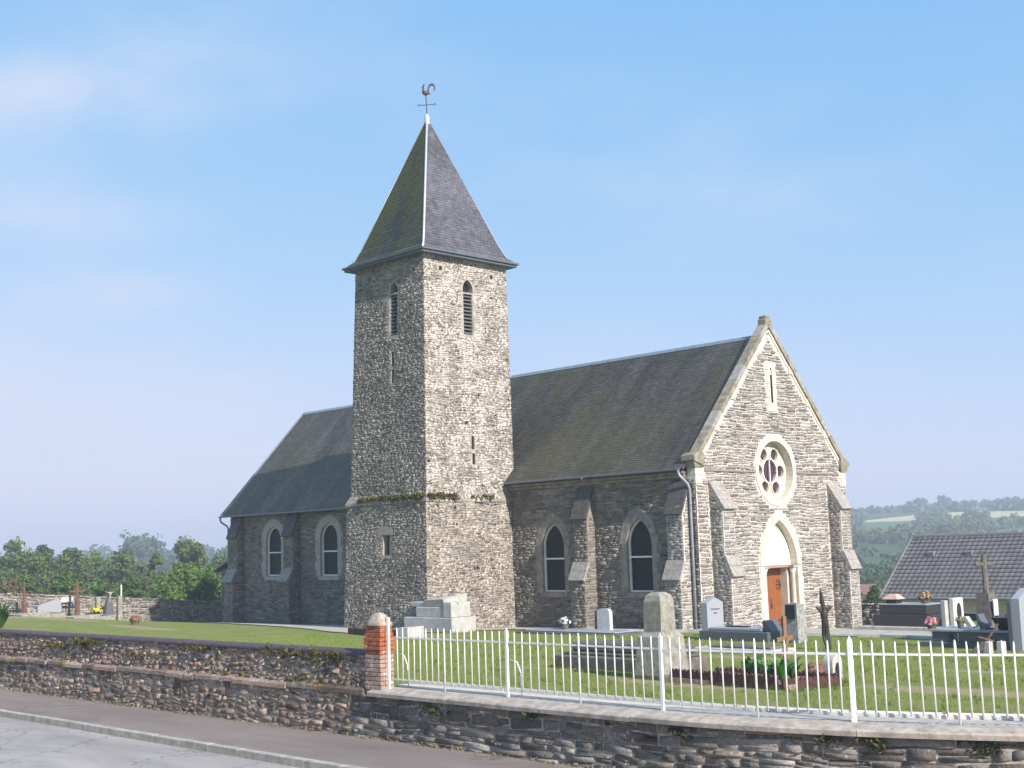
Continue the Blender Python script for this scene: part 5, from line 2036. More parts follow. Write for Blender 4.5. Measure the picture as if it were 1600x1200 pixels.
# E: grey granite tomb with headstone
E = thing("granite_tomb", "grey granite tomb with pointed headstone beside the church front", "tomb", (4.8, -4.4, .1))
ez = Z(4.8, -4.4)
blk(E, "base", M_GRAN, 3.55, 6.05, -4.85, -3.75, ez - .15, .40, .02)
blk(E, "ledger", M_GRANP, 3.85, 5.75, -4.72, -3.88, .402, .50, .02)
pointed_stone(E, "headstone", M_GRANP, 3.58, 3.80, -4.72, -3.90, .40, 1.22, .16, 'y')
m = MB()      # worn inscription strokes
for (zc, w, n) in ((1.02, .46, 9), (.90, .2, 4)):
    for k in range(n):
        yc = -4.31 - w / 2 + w * (k + .5) / n
        m.box(3.799, 3.804, yc - w / n * .32, yc + w / n * .32, zc - .02, zc + random.uniform(.012, .028))
structure(m.build("inscription", M_BLACK, E), 'stuff')
m = MB()
m.hexa([(5.80, -4.62, .41), (6.0, -4.62, .41), (6.0, -4.0, .41), (5.80, -4.0, .41), (5.70, -4.62, .68), (5.80, -4.62, .74), (5.80, -4.0, .74), (5.70, -4.0, .68)])
m.build("book_plaque", M_GRAN, E)
blk(E, "bronze_spray", M_BLACK, 4.3, 5.1, -4.5, -4.3, .50, .54, .01)
F_ = thing("ground_slab", "flat weathered grave slab lying in the grass behind the tile-edged grave", "grave", (8.0, -9.0, .2))
fz = Z(8, -9)
blk(F_, "slab", M_CEM, 6.8, 9.3, -9.4, -8.4, fz - .1, fz + .13, .03)
blk(F_, "upper_slab", M_OLDD, 7.2, 9.15, -9.25, -8.5, fz + .132, fz + .19, .02)

# G: dark two-tier tomb on the right
G_ = thing("dark_granite_tomb", "large two-tier dark granite tomb right of the church", "tomb", (3.6, 7.8, -.5))
gz = Z(3.6, 7.8)
blk(G_, "plinth", M_CEM, 2.0, 5.3, 6.9, 9.2, gz - .3, gz + .22, .02)
blk(G_, "lower_tier", M_GRAND, 2.5, 4.85, 7.2, 8.7, gz + .222, .18, .015)
blk(G_, "upper_tier", M_GRAND, 2.72, 4.65, 7.3, 8.6, .182, .52, .015)
blk(G_, "top_slab", M_GRANP, 2.70, 4.67, 7.28, 8.62, .522, .56, .01)
blk(G_, "open_book", M_GRAND, 4.9, 5.25, 7.5, 8.2, gz + .222, .02, .01)
o = thing("stone_lantern", "small pink-roofed lantern on the dark granite tomb", "lantern", (3.0, 7.8, .56))
blk(o, "body", M_BLACK, 2.85, 3.3, 7.6, 8.0, .562, .72, .01)
m = MB()
m.hexa([(2.75, 7.5, .72), (3.4, 7.5, .72), (3.4, 8.1, .72), (2.75, 8.1, .72), (2.92, 7.66, .90), (3.22, 7.66, .90), (3.22, 7.94, .90), (2.92, 7.94, .90)])
m.build("roof", plain("pink_stone", (.48, .33, .28), .8, .15, 10), o)
flower_pot("flower_pot", "brownish dried flower arrangement on the dark granite tomb", (4.3, 7.9, .56), .26, leafy("dried_petals", (.28, .17, .10), (.40, .26, .15)))
# H: granite tomb at right with plaques
Hh = thing("granite_tomb", "low grey granite tomb crowded with plaques at the right edge", "tomb", (12, -3.6, .1))
hz = Z(12, -3.6)
blk(Hh, "step", M_GRAN, 10.5, 13.4, -4.2, -2.6, hz - .15, hz + .14, .015)
blk(Hh, "body", M_GRAN, 10.78, 13.1, -4.05, -2.8, hz + .142, .49, .015)
blk(Hh, "ledger", M_GRANP, 10.72, 13.15, -4.1, -2.75, .492, .56, .012)
blk(Hh, "joint", M_MARB, 11.52, 11.54, -4.056, -4.04, hz + .15, .485, .004)
m = MB()
m.prism(circle(11.33, .37, .08, 16), lambda u, v, d: (u, d, v), -4.066, -4.04)
m.build("medallion", M_BLACK, Hh)
o = thing("oval_headstone", "pale headstone with a dark oval behind the plaques", "gravestone", (10.5, -1.5, .3))
blk(o, "stone", M_MARB, 10.16, 10.30, -1.75, -1.15, Z(10.2, -1.5) - .1, 1.26, .02)
m = MB()
m.prism([(-1.45 + .13 * math.cos(a), .86 + .26 * math.sin(a)) for a in np.linspace(0, 2 * math.pi, 21)[:-1]], lambda u, v, d: (d, u, v), 10.295, 10.312)
m.build("oval_panel", M_BLACK, o)
blk(o, "side_pillar", M_CEM, 10.0, 10.14, -1.95, -1.76, Z(10.2, -1.5) - .1, 1.2, .015)
o = thing("pale_tall_headstone", "tall pale grey pointed headstone at the right edge", "gravestone", (13.4, -3.9, .1))
pointed_stone(o, "stone", M_GRANP, 13.42, 13.62, -4.85, -3.75, hz - .1, 1.42, .24, 'y')
blk(o, "side", M_GRAN, 13.30, 13.418, -4.88, -3.72, hz - .1, 1.36, .01)
for i, (x, y, w, h, mt, lab) in enumerate(((12.15, -3.75, .36, .40, M_GRAN, "grey slanted plaque in the middle of the crowded granite tomb"), (11.55, -3.3, .22, .30, M_CEM, "small cement plaque behind the pink flowers"), (12.45, -3.3, .30, .34, M_GRAND, "dark plaque near the black pot"))):
    o = thing("memorial_plaque", lab, "plaque", (x, y, .56), "plaques on the granite tomb")
    m = MB()
    m.hexa([(x - .05, y - w / 2, .562), (x + .1, y - w / 2, .562), (x + .1, y + w / 2, .562), (x - .05, y + w / 2, .562), (x - .16, y - w / 2, .56 + h), (x - .10, y - w / 2, .56 + h), (x - .10, y + w / 2, .56 + h), (x - .16, y + w / 2, .56 + h)])
    m.build("tablet", mt, o)
    blk(o, "foot", M_GRAND, x + .102, x + .15, y - w / 2, y + w / 2, .562, .60, .005)
o = thing("black_planter", "black flared planter with a few pink flowers", "planter", (12.75, -3.75, .56))
m = MB()
m.hexa([(12.6, -3.9, .562), (12.85, -3.9, .562), (12.85, -3.6, .562), (12.6, -3.6, .562), (12.45, -4.0, .88), (12.98, -4.0, .88), (12.98, -3.5, .88), (12.45, -3.5, .88)])
m.build("bowl", M_BLACK, o)
petals("blossom", (12.8, -3.75, .89), .10, 30, M_PPINK, o, size=.03)
flower_pot("flower_pot", "ball of pink flowers at the corner of the crowded granite tomb", (10.75, -3.95, .56), .20, M_PPINK, h=.08)
flower_pot("flower_pot", "brown dried flowers on the crowded granite tomb", (11.3, -3.4, .56), .14, leafy("brown_petals", (.3, .2, .12), (.45, .33, .22)))
o = thing("granite_cross", "tall weathered granite cross on a rough stone pedestal", "cross", (8.6, 4, 0))
cz = Z(8.6, 4)
m = MB()
m.hexa([(8.25, 3.7, cz - .2), (8.85, 3.7, cz - .2), (8.85, 4.3, cz - .2), (8.25, 4.3, cz - .2), (8.32, 3.76, 1.15), (8.72, 3.76, 1.15), (8.72, 4.24, 1.15), (8.32, 4.24, 1.15)])
m.build("pedestal", M_OLDD, o)
m = MB()
m.tube([(8.55, 4, 1.12), (8.55, 4, 2.40)], [.105, .085], 8)
m.tube([(8.55 - .2, 3.80, 2.06), (8.55 + .2, 4.20, 2.06)], .075, 8)
m.build("shaft_and_arms", M_OLDD, o)
blk(o, "plaque", M_MARB, 8.86, 8.90, 3.75, 4.05, .35, .95, .01)
# rusty relics lying at the far right
o = thing("rusty_cross", "rusty broken iron cross leaning on two small stones in the grass", "cross", (13.4, -6, .1))
rz_ = Z(13.4, -6)
for k, (dx, dy) in enumerate(((-.12, -.1), (.12, .1))):
    blk(o, "stone", M_CEM, 13.45 + dx - .08, 13.45 + dx + .08, -6.0 + dy - .1, -6.0 + dy + .1, rz_ - .05, rz_ + .30, .015)
m = MB()
m.tube([(13.0, -6.25, rz_), (13.25, -6.1, rz_ + .25), (13.5, -5.85, rz_ + .72)], .03, 6)
m.tube([(13.15, -6.25, rz_ + .42), (13.4, -5.95, rz_ + .3)], .025, 6)
m.build("iron", M_RUST, o)
m = MB()
m.hexa([(12.9, -6.3, rz_), (13.3, -6.3, rz_), (13.3, -6.1, rz_), (12.9, -6.1, rz_), (13.18, -6.2, rz_ + .3), (13.3, -6.2, rz_ + .3), (13.3, -6.1, rz_ + .3), (13.18, -6.1, rz_ + .3)])
m.build("wedge", M_OLDD, o)

# ---- left part of the yard: boundary wall and graves in front of it
XW = -37.0
yw = thing("yard_wall", "long lichened rubble wall closing the churchyard behind the lawn", "wall", (XW, -6, 0))
ys_ = np.linspace(-21.2, 13, 30)
topz = lambda y: np.interp(y, [-21, -9.3, -4.4, 1.5, 6, 13], [1.9, 1.60, 1.20, .70, .35, -.1])
m = MB()
for a, b in zip(ys_[:-1], ys_[1:]):
    m.hexa([(XW - .5, a, -2.5), (XW, a, -2.5), (XW, b, -2.5), (XW - .5, b, -2.5), (XW - .5, a, topz(a)), (XW, a, topz(a)), (XW, b, topz(b)), (XW - .5, b, topz(b))])
core = m.build("wall_core", M_TWM, yw)
fy = lambda u, v, d: np.stack([XW + np.asarray(d, float), np.asarray(u, float), topz(np.asarray(u, float)) + np.asarray(v, float)], -1)
stones(lay([(-16, -1.75), (12, -1.75), (12, -.10), (-16, -.10)], [], (.08, .17), (.14, .40)), fy, M_FARW, core, 'wall_stones', depth=(.012, .05), rough=.45, warp=0)
stones(lay([(-16, -.10), (12, -.10), (12, .05), (-16, .05)], [], (.12, .14), (.2, .5)), fy, M_FARW, core, 'cap_stones', depth=(.05, .10), rough=.5, warp=0)


def yardpt(px, py):
    d = ray(px, py)
    t = 8.0
    while t < 90:
        p = CAM + d * t
        if p[2] < H(p[0], p[1]):
            return p
        t += .05
    return CAM + d * 60


def at_wall(px, gap=1.0):      # a spot in front of the yard wall on the sight line of a pixel column
    p = on_plane(px, 950, 0, XW + gap)
    return XW + gap, p[1], Z(XW + gap, p[1])


x, y, z = at_wall(76, 1.6)
o = thing("slanted_headstone", "pale grey slant-topped headstone in front of the yard wall", "gravestone", (x, y, z))
m = MB()
m.prism([(y - .62, z - .1), (y + .62, z - .1), (y + .62, z + .86), (y + .45, z + .93), (y - .6, z + .62)], lambda u, v, d: (d, u, v), x - .1, x + .08)
m.build("stone", M_GRANP, o)
blk(o, "plaque", M_GRAND, x + .3, x + .36, y - .75, y - .35, z - .05, z + .22, .01)
for i, (px, hh, lab) in enumerate(((37, 1.5, "smaller rusty cross left of the slanted headstone"), (120, 1.95, "taller rusty cross right of the slanted headstone"))):
    x, y, z = at_wall(px, 1.3)
    o = thing("rusty_grave_cross", lab, "cross", (x, y, z), "rusty crosses by the yard wall")
    m = MB()
    m.tube([(x, y, z - .1), (x, y, z + hh)], .075, 6)
    m.tube([(x + .04, y, z), (x + .04, y, z + hh * .5)], .15, 6)
    m.build("upright", M_RUST, o)
    m = MB()
    m.tube([(x, y - .38, z + hh * .72), (x, y + .38, z + hh * .72)], .06, 6)
    for s in (-1, 1):
        m.tube([(x, y + s * .12, z + hh * .60), (x, y + s * .22, z + hh * .72), (x, y + s * .12, z + hh * .84)], .025, 5)
    m.build("crossbar", M_RUST, o)
x, y, z = at_wall(110, .5)
o = thing("wall_plaque", "small white plaque on the yard wall", "plaque", (x, y, z))
blk(o, "tablet", M_MARB, XW + .08, XW + .14, y - .34, y + .34, z + .85, z + 1.12, .01)
x, y, z = at_wall(150, 1.6)
flower_pot("yellow_flowers", "round bunch of bright yellow flowers near the yard wall", (x, y, z + .12), .30, M_PYEL, M_BLACK, h=.22)
x, y, z = at_wall(170, 1.5)
o = thing("stone_crucifix", "grey stone cross with a pale figure in front of the yard wall", "crucifix", (x, y, z))
m = MB()
m.hexa([(x - .25, y - .32, z - .1), (x + .2, y - .32, z - .1), (x + .2, y + .32, z - .1), (x - .25, y + .32, z - .1), (x - .1, y - .1, z + 1.2), (x + .06, y - .1, z + 1.2), (x + .06, y + .1, z + 1.2), (x - .1, y + .1, z + 1.2)])
m.build("tapered_base", M_GRAN, o)
m = MB()
m.tube([(x, y, z + .9), (x, y, z + 1.85)], .075, 8)
m.tube([(x, y - .3, z + 1.5), (x, y + .3, z + 1.5)], .06, 8)
m.build("dark_cross", M_IRON, o)
corpus("figure", (x + .12, y, z + 1.2), (0, 0, 1), (0, 1, 0), .6, M_OLDST, o)
for dy in (-.62, .6):
    blk(o, "side_post", M_OLDST, x - .12, x + .12, y + dy - .12, y + dy + .12, z - .1, z + 1.25, .02)
p = yardpt(211, 976)
flower_pot("clay_pot", "small reddish pot on the bare patch of lawn", (p[0], p[1], Z(p[0], p[1])), .24, leafy("rusty_petals", (.25, .08, .06), (.4, .18, .12)), h=.12)
for k, (px, gap) in enumerate(((55, 2.6), (135, 2.4))):
    x, y, z = at_wall(px, gap)
    o = thing("low_grave", ("low grave surround at the foot of the slanted headstone", "low grave surround next to the yellow flowers")[k], "grave", (x, y, z), "low graves by the yard wall")
    blk(o, "edge_stone", M_OLDST, x + .9, x + 1.0, y - 1.1, y + 1.1, z - .2, z + .16)
    blk(o, "edge_stone", M_OLDST, x - .6, x - .5, y - 1.1, y + 1.1, z - .2, z + .2)
    blk(o, "edge_stone", M_OLDST, x - .5, x + .9, y - 1.1, y - 1.0, z - .2, z + .18)
    blk(o, "edge_stone", M_OLDST, x - .5, x + .9, y + 1.0, y + 1.1, z - .2, z + .18)
p = on_plane(2, 975, 1, -19.3)
p = [on_plane(2, 970, 0, -14.5)[i] for i in range(3)]
yz = Z(p[0], p[1])
yu = thing("yucca", "spiky green yucca plant at the left edge behind the wall", "plant", (p[0], p[1], yz))
m = MB()
m.tube([(p[0], p[1], yz - .1), (p[0], p[1], yz + .35)], [.09, .07], 8)
m.build("stem", M_WOODG, yu)
blades("leaves", [(p[0], p[1], yz + .3)] * 3, leafy("yucca_leaf", (.03, .075, .015), (.08, .15, .035)), yu, (.55, 1.0), .03, 34)


# ================================================================== GRASS
def grass(name, n, xr, yr, h=(.018, .045), seed=3):
    r = np.random.default_rng(seed)
    x = r.uniform(*xr, n)
    y = r.uniform(*yr, n)
    bad = (x > 11.9) & (x < 14.9) & (y > -16.9) & (y < -15.4)
    bad |= y < -20.66 + bend(x)
    bad |= np.array([in_poly((a, b), GP) for a, b in zip(x, y)])
    soil = np.zeros(n)
    for (px, py, rx, ry) in [(17.2, -15.2, 2.6, .75), (13.2, -16.9, 2.2, .6), (15.9, -10.9, 1.6, .5), (8.6, -8.6, 2.0, .5), (9.4, -10.4, 2.4, .5), (-28, -6.2, 3.4, 1.1), (-21.5, -9.2, 2.2, .8)]:
        soil += np.exp(-((x - px) / rx) ** 2 - ((y - py) / ry) ** 2)
    ok = ~bad & (r.random(n) > soil * 1.6)
    x, y = x[ok], y[ok]
    n = len(x)
    z = H(x, y)
    a = r.uniform(0, 2 * math.pi, n)
    hh = r.uniform(*h, n) * (1 + .5 * np.sin(x * 1.3) * np.sin(y * 1.7)) * (1 + 1.1 * (r.random(n) > .985))
    w = r.uniform(.004, .009, n)
    lean = r.normal(0, .35, (n, 2)) * hh[:, None]
    p = np.stack([x, y, z - .005], 1)
    s = np.stack([np.cos(a) * w, np.sin(a) * w, np.zeros(n)], 1)
    t = p + np.stack([lean[:, 0], lean[:, 1], hh], 1)
    V = np.stack([p - s, p + s, t], 1).reshape(-1, 3)
    F = np.arange(n * 3).reshape(-1, 3)
    o = quad_mesh(name, V, F, M_BLADE, np.repeat(r.random((n, 3)), 3, 0))
    o['kind'] = 'stuff'
    o['label'] = "short mown grass of the churchyard lawn"
    o['category'] = "grass"


M_BLADE = leafy("grass_blade", (.15, .20, .032), (.30, .335, .085), .8, .35)
grass("lawn_grass", 260000, (-10, 23), (-20.7, -1.0))

# longer uncut grass along the kerb and round the graves
tp = [(x, -20.62 + float(bend(x)) + RNG.normal(0, .05)) for x in RNG.uniform(9.3, 24, 260)]
for (x0, x1, y0, y1) in ((7.55, 10.95, -15.45, -14.2), (10.85, 11.72, -16.62, -15.72), (11.9, 14.95, -17.0, -15.3), (3.55, 6.05, -4.85, -3.75), (6.6, 7.1, -4.8, -4.3), (6.8, 9.3, -9.4, -8.4), (10.5, 13.4, -4.2, -2.6), (14.4, 14.64, -15.25, -14.85), (-10.2, -7.47, -5.12, -3.9), (-6.3, -5.35, -8.9, -8.25)):
    for k in range(int((x1 - x0 + y1 - y0) * 9)):
        if RNG.random() < .62:
            tp.append((RNG.uniform(x0, x1), y0 - abs(RNG.normal(.03, .05))))
        else:
            tp.append((x1 + abs(RNG.normal(.03, .05)), RNG.uniform(y0, y1)))
tp += [(a, b) for a, b in zip(RNG.uniform(0, 20, 520), RNG.uniform(-20.4, -2.2, 520)) if b > -20.5 + float(bend(a)) and not (11.9 < a < 14.9 and -16.9 < b < -15.4)]
V, F, R = [], [], []
for (x, y) in tp:
    z = float(H(x, y))
    c = RNG.random(3)
    for k in range(9):
        a = RNG.uniform(0, 6.28)
        l = RNG.uniform(.05, .13)
        px, py = x + RNG.normal(0, .035), y + RNG.normal(0, .035)
        w = .006
        b = len(V)
        V += [(px - w, py, z - .01), (px + w, py, z - .01), (px + math.cos(a) * l * .5, py + math.sin(a) * l * .5, z + l)]
        F.append((b, b + 1, b + 2))
        R += [c * .5] * 3
o = quad_mesh("grass_tufts", np.array(V), np.array(F), M_BLADE, np.array(R))
o['kind'] = 'stuff'
o['label'] = "longer tufts of grass along the kerb and round the graves"
o['category'] = "grass"

# ================================================================== TREES
M_BARK = plain("bark", (.10, .08, .06), .95, .3, 9, bump=.8)
LEAF = {k: leafy("leaf_" + k, a, b, .75, .22) for k, a, b in (
    ("fresh", (.045, .092, .016), (.13, .205, .04)), ("oak", (.055, .085, .020), (.13, .17, .045)), ("olive", (.060, .088, .024), (.14, .170, .050)), ("dark", (.032, .062, .018), (.08, .125, .035)), ("brown", (.085, .075, .03), (.17, .14, .06)))}


def crown_quads(c, rx, rz, n, size, seed, clumps=26, bottom=-.75):
    r = np.random.default_rng(seed)
    c = np.asarray(c, float)
    d = r.normal(0, 1, (clumps, 3))
    d /= np.linalg.norm(d, axis=1)[:, None]
    d[:, 2] = np.maximum(d[:, 2], bottom)
    k = c + d * np.array([rx, rx, rz]) * r.uniform(.45, .80, (clumps, 1))
    cr = r.uniform(.20, .46, clumps) * rx
    which = r.integers(0, clumps, n)
    e = r.normal(0, 1, (n, 3))
    e /= np.linalg.norm(e, axis=1)[:, None]
    p = k[which] + e * (cr[which] * r.uniform(.15, 1.2, n) ** .7)[:, None] * np.array([1, 1, .85])
    nrm = e + r.normal(0, .55, (n, 3))
    nrm /= np.linalg.norm(nrm, axis=1)[:, None]
    a = np.cross(nrm, r.normal(0, 1, (n, 3)))
    a /= np.linalg.norm(a, axis=1)[:, None] + 1e-9
    b = np.cross(nrm, a)
    s = (size * r.uniform(.6, 1.4, n))[:, None]
    V = np.stack([p - a * s, p - b * s * .6, p + a * s, p + b * s * .6], 1).reshape(-1, 3)
    tone = np.clip(r.random(clumps)[which] * .6 + r.random(n) * .4, 0, 1)
    R = np.repeat(np.stack([tone, r.random(n), r.random(n)], 1), 4, 0)
    return V, R, k


def tree(name, label, px, top, halfw, dist, kind, group=None, n=3200, cat="tree", low=.55, bush=False, squash=1.0):
    d = ray(px, 850)
    dh = math.hypot(d[0], d[1])
    x, y = CAM[0] + d[0] / dh * dist, CAM[1] + d[1] / dh * dist
    zg = float(H(x, y))
    dt = ray(px, top)
    zt = CAM[2] + dt[2] / math.hypot(dt[0], dt[1]) * dist
    rx = halfw / FPX * dist
    hgt = max(zt - zg, 1.5)
    z0 = zg + (0.02 if bush else hgt * (1 - low) * .6)
    rz = (zt - z0) / 2
    c = (x, y, z0 + rz)
    seed = int(abs(px) * 7 + dist)
    t = thing(name, label, cat, (x, y, zg), group)
    V, R, k = crown_quads(c, rx, rz * 1.12, int(n * 2.2), max(.09, dist * .00115), seed, 44 if not bush else 34)
    quad_mesh("crown", V, np.arange(len(V)).reshape(-1, 4), LEAF[kind], R, t)
    m = MB()
    r0 = max(.12, rx * .07)
    m.tube([(x, y, zg - .5), (x + rx * .03, y, zg + hgt * .3), (x, y, z0 + rz)], [r0 * 1.3, r0, r0 * .5], 8)
    rr_ = random.Random(seed)
    for q in range(7):
        kk = k[rr_.randrange(len(k))]
        m.tube([(x, y, zg + hgt * rr_.uniform(.2, .45)), tuple((np.array([x, y, z0 + rz * .9]) + kk) / 2), tuple(kk)], [r0 * .5, r0 * .3, r0 * .1], 5)
    m.build("trunk", M_BARK, t)
    return t


LEFT = [  # px, top, half width, distance, kind, label
    (28, 843, 34, 150, "fresh", "broad leafy tree at the far left edge of the skyline", 3600),
    (66, 849, 24, 152, "dark", "narrow dark tree in the left skyline row", 2600),
    (112, 850, 32, 148, "oak", "rounded oak left of the middle of the skyline row", 3200),
    (152, 852, 28, 156, "fresh", "leafy tree in the middle of the skyline row", 2800),
    (190, 853, 30, 146, "oak", "spreading tree at the right end of the skyline row", 3000),
    (55, 868, 40, 125, "olive", "pale olive tree below the left skyline row", 3200),
    (215, 868, 24, 128, "olive", "yellowish tree below the right end of the skyline row", 2400),
    (297, 832, 30, 150, "oak", "large solitary round oak rising above the hedges", 4200),
    (243, 852, 13, 105, "olive", "slim ivy-clad tree beside the solitary oak", 2000),
    (345, 862, 22, 190, "fresh", "small distant tree next to the chancel corner", 2000),
]
for (px, tp, hw, dist, kd, lab, n) in LEFT:
    tree("field_tree", lab, px, tp, hw, dist, kd, "trees beyond the yard wall", n)
BUSH = [
    (16, 886, 26, 100, "brown", "brownish bush at the left edge behind the yard wall", 2400), (49, 888, 17, 98, "fresh", "bright green conical bush behind the yard wall", 2000),
    (103, 880, 28, 95, "fresh", "green bushy shrub left of the tall rusty cross", 2600), (122, 912, 24, 92, "olive", "low olive shrub behind the tall rusty cross", 1800),
    (163, 893, 24, 94, "fresh", "rounded green shrub behind the yellow flowers", 2600), (205, 894, 22, 94, "dark", "dark green shrub beside the white pole", 2400),
    (293, 878, 50, 86, "fresh", "large bright green bush left of the chancel", 7500), (325, 876, 26, 96, "fresh", "green bush half hidden by the chancel corner", 2600),
    (1362, 915, 20, 84, "dark", "dark green shrub between church and tiled house", 2600),
]
for (px, tp, hw, dist, kd, lab, n) in BUSH:
    tree("shrub", lab, px, tp, hw, dist, kd, "shrubs behind the churchyard walls", n, "shrub", bush=True)


def far_wood(name, label, spots, kinds, seed=5):
    r = np.random.default_rng(seed)
    Vs, Rs = [], []
    for i, (x, y, rx, hz_) in enumerate(spots):
        z = float(H(x, y))
        dist = math.hypot(x - CAM[0], y - CAM[1])
        V, R, k = crown_quads((x, y, z + hz_ * .5), rx, hz_ * .55, int(np.clip(52000 / dist, 100, 420)), dist * .0018, seed * 1000 + i, 12)
        R[:, 0] = np.clip(R[:, 0] * .55 + r.uniform(0, .5), 0, 1)
        Vs.append(V)
        Rs.append(R)
    V = np.concatenate(Vs)
    o = quad_mesh(name, V, np.arange(len(V)).reshape(-1, 4), LEAF[kinds], np.concatenate(Rs))
    o['kind'] = 'stuff'
    o['label'] = label
    o['category'] = "woods"


def polar(px, dist):
    d = ray(px, 850)
    dh = math.hypot(d[0], d[1])
    return CAM[0] + d[0] / dh * dist, CAM[1] + d[1] / dh * dist


r_ = np.random.default_rng(21)
sp = []
for k in range(150):      # scrub and hedges in the valley on the left
    dist = r_.uniform(85, 190)
    sp.append((*polar(r_.uniform(-260, 420), dist), r_.uniform(1.6, 3.4), r_.uniform(2.4, 4.6)))
far_wood("valley_hedges", "mixed green scrub and hedges in the valley on the left", sp, "olive", 5)
sp = []
for k in range(230):
    dist = r_.choice([300, 380, 450, 620, 760]) + r_.normal(0, 16)
    sp.append((*polar(r_.uniform(-400, 480), dist), r_.uniform(4, 7), r_.uniform(6, 11)))
for k in range(14):
    sp.append((*polar(222 + r_.normal(0, 13), 430 + r_.normal(0, 8)), 5.5, 15))
far_wood("distant_woods", "hazy blue distant woods on the left horizon", sp, "dark", 6)
sp = []
for k in range(300):      # wooded lower slope on the right
    dist = r_.uniform(150, 300)
    sp.append((*polar(r_.uniform(1180, 1850), dist), r_.uniform(3.0, 5.0), r_.uniform(4.5, 8)))
far_wood("valley_wood", "dense hazy woods on the lower slope right of the church", sp, "dark", 7)
sp = []
for (a, b, d0, d1, k) in ((1180, 1900, 400, 412, 60), (1440, 1540, 420, 640, 90), (1310, 1345, 400, 820, 40), (1400, 1440, 420, 480, 20), (1180, 1900, 745, 750, 40), (1180, 1900, 845, 860, 90), (1560, 1700, 520, 540, 30), (1000, 1330, 400, 800, 60)):
    for i in range(k):
        t = r_.random()
        sp.append((*polar(a + (b - a) * t + r_.normal(0, 3), d0 + (d1 - d0) * r_.random() + 30 * math.sin(t * 7)), r_.uniform(2.6, 4.6), r_.uniform(2.8, 5.2)))
for px in (1445, 1484, 1478, 1433):
    sp.append((*polar(px, 830), 5, 8))
far_wood("hillside_hedgerows", "hedgerows and copses on the hazy hill to the right", sp, "oak", 8)

# ================================================================== HOUSES
HD = np.array([FLAT_F[0], FLAT_F[1]])
HR = np.array([FLAT_R[0], FLAT_R[1]])


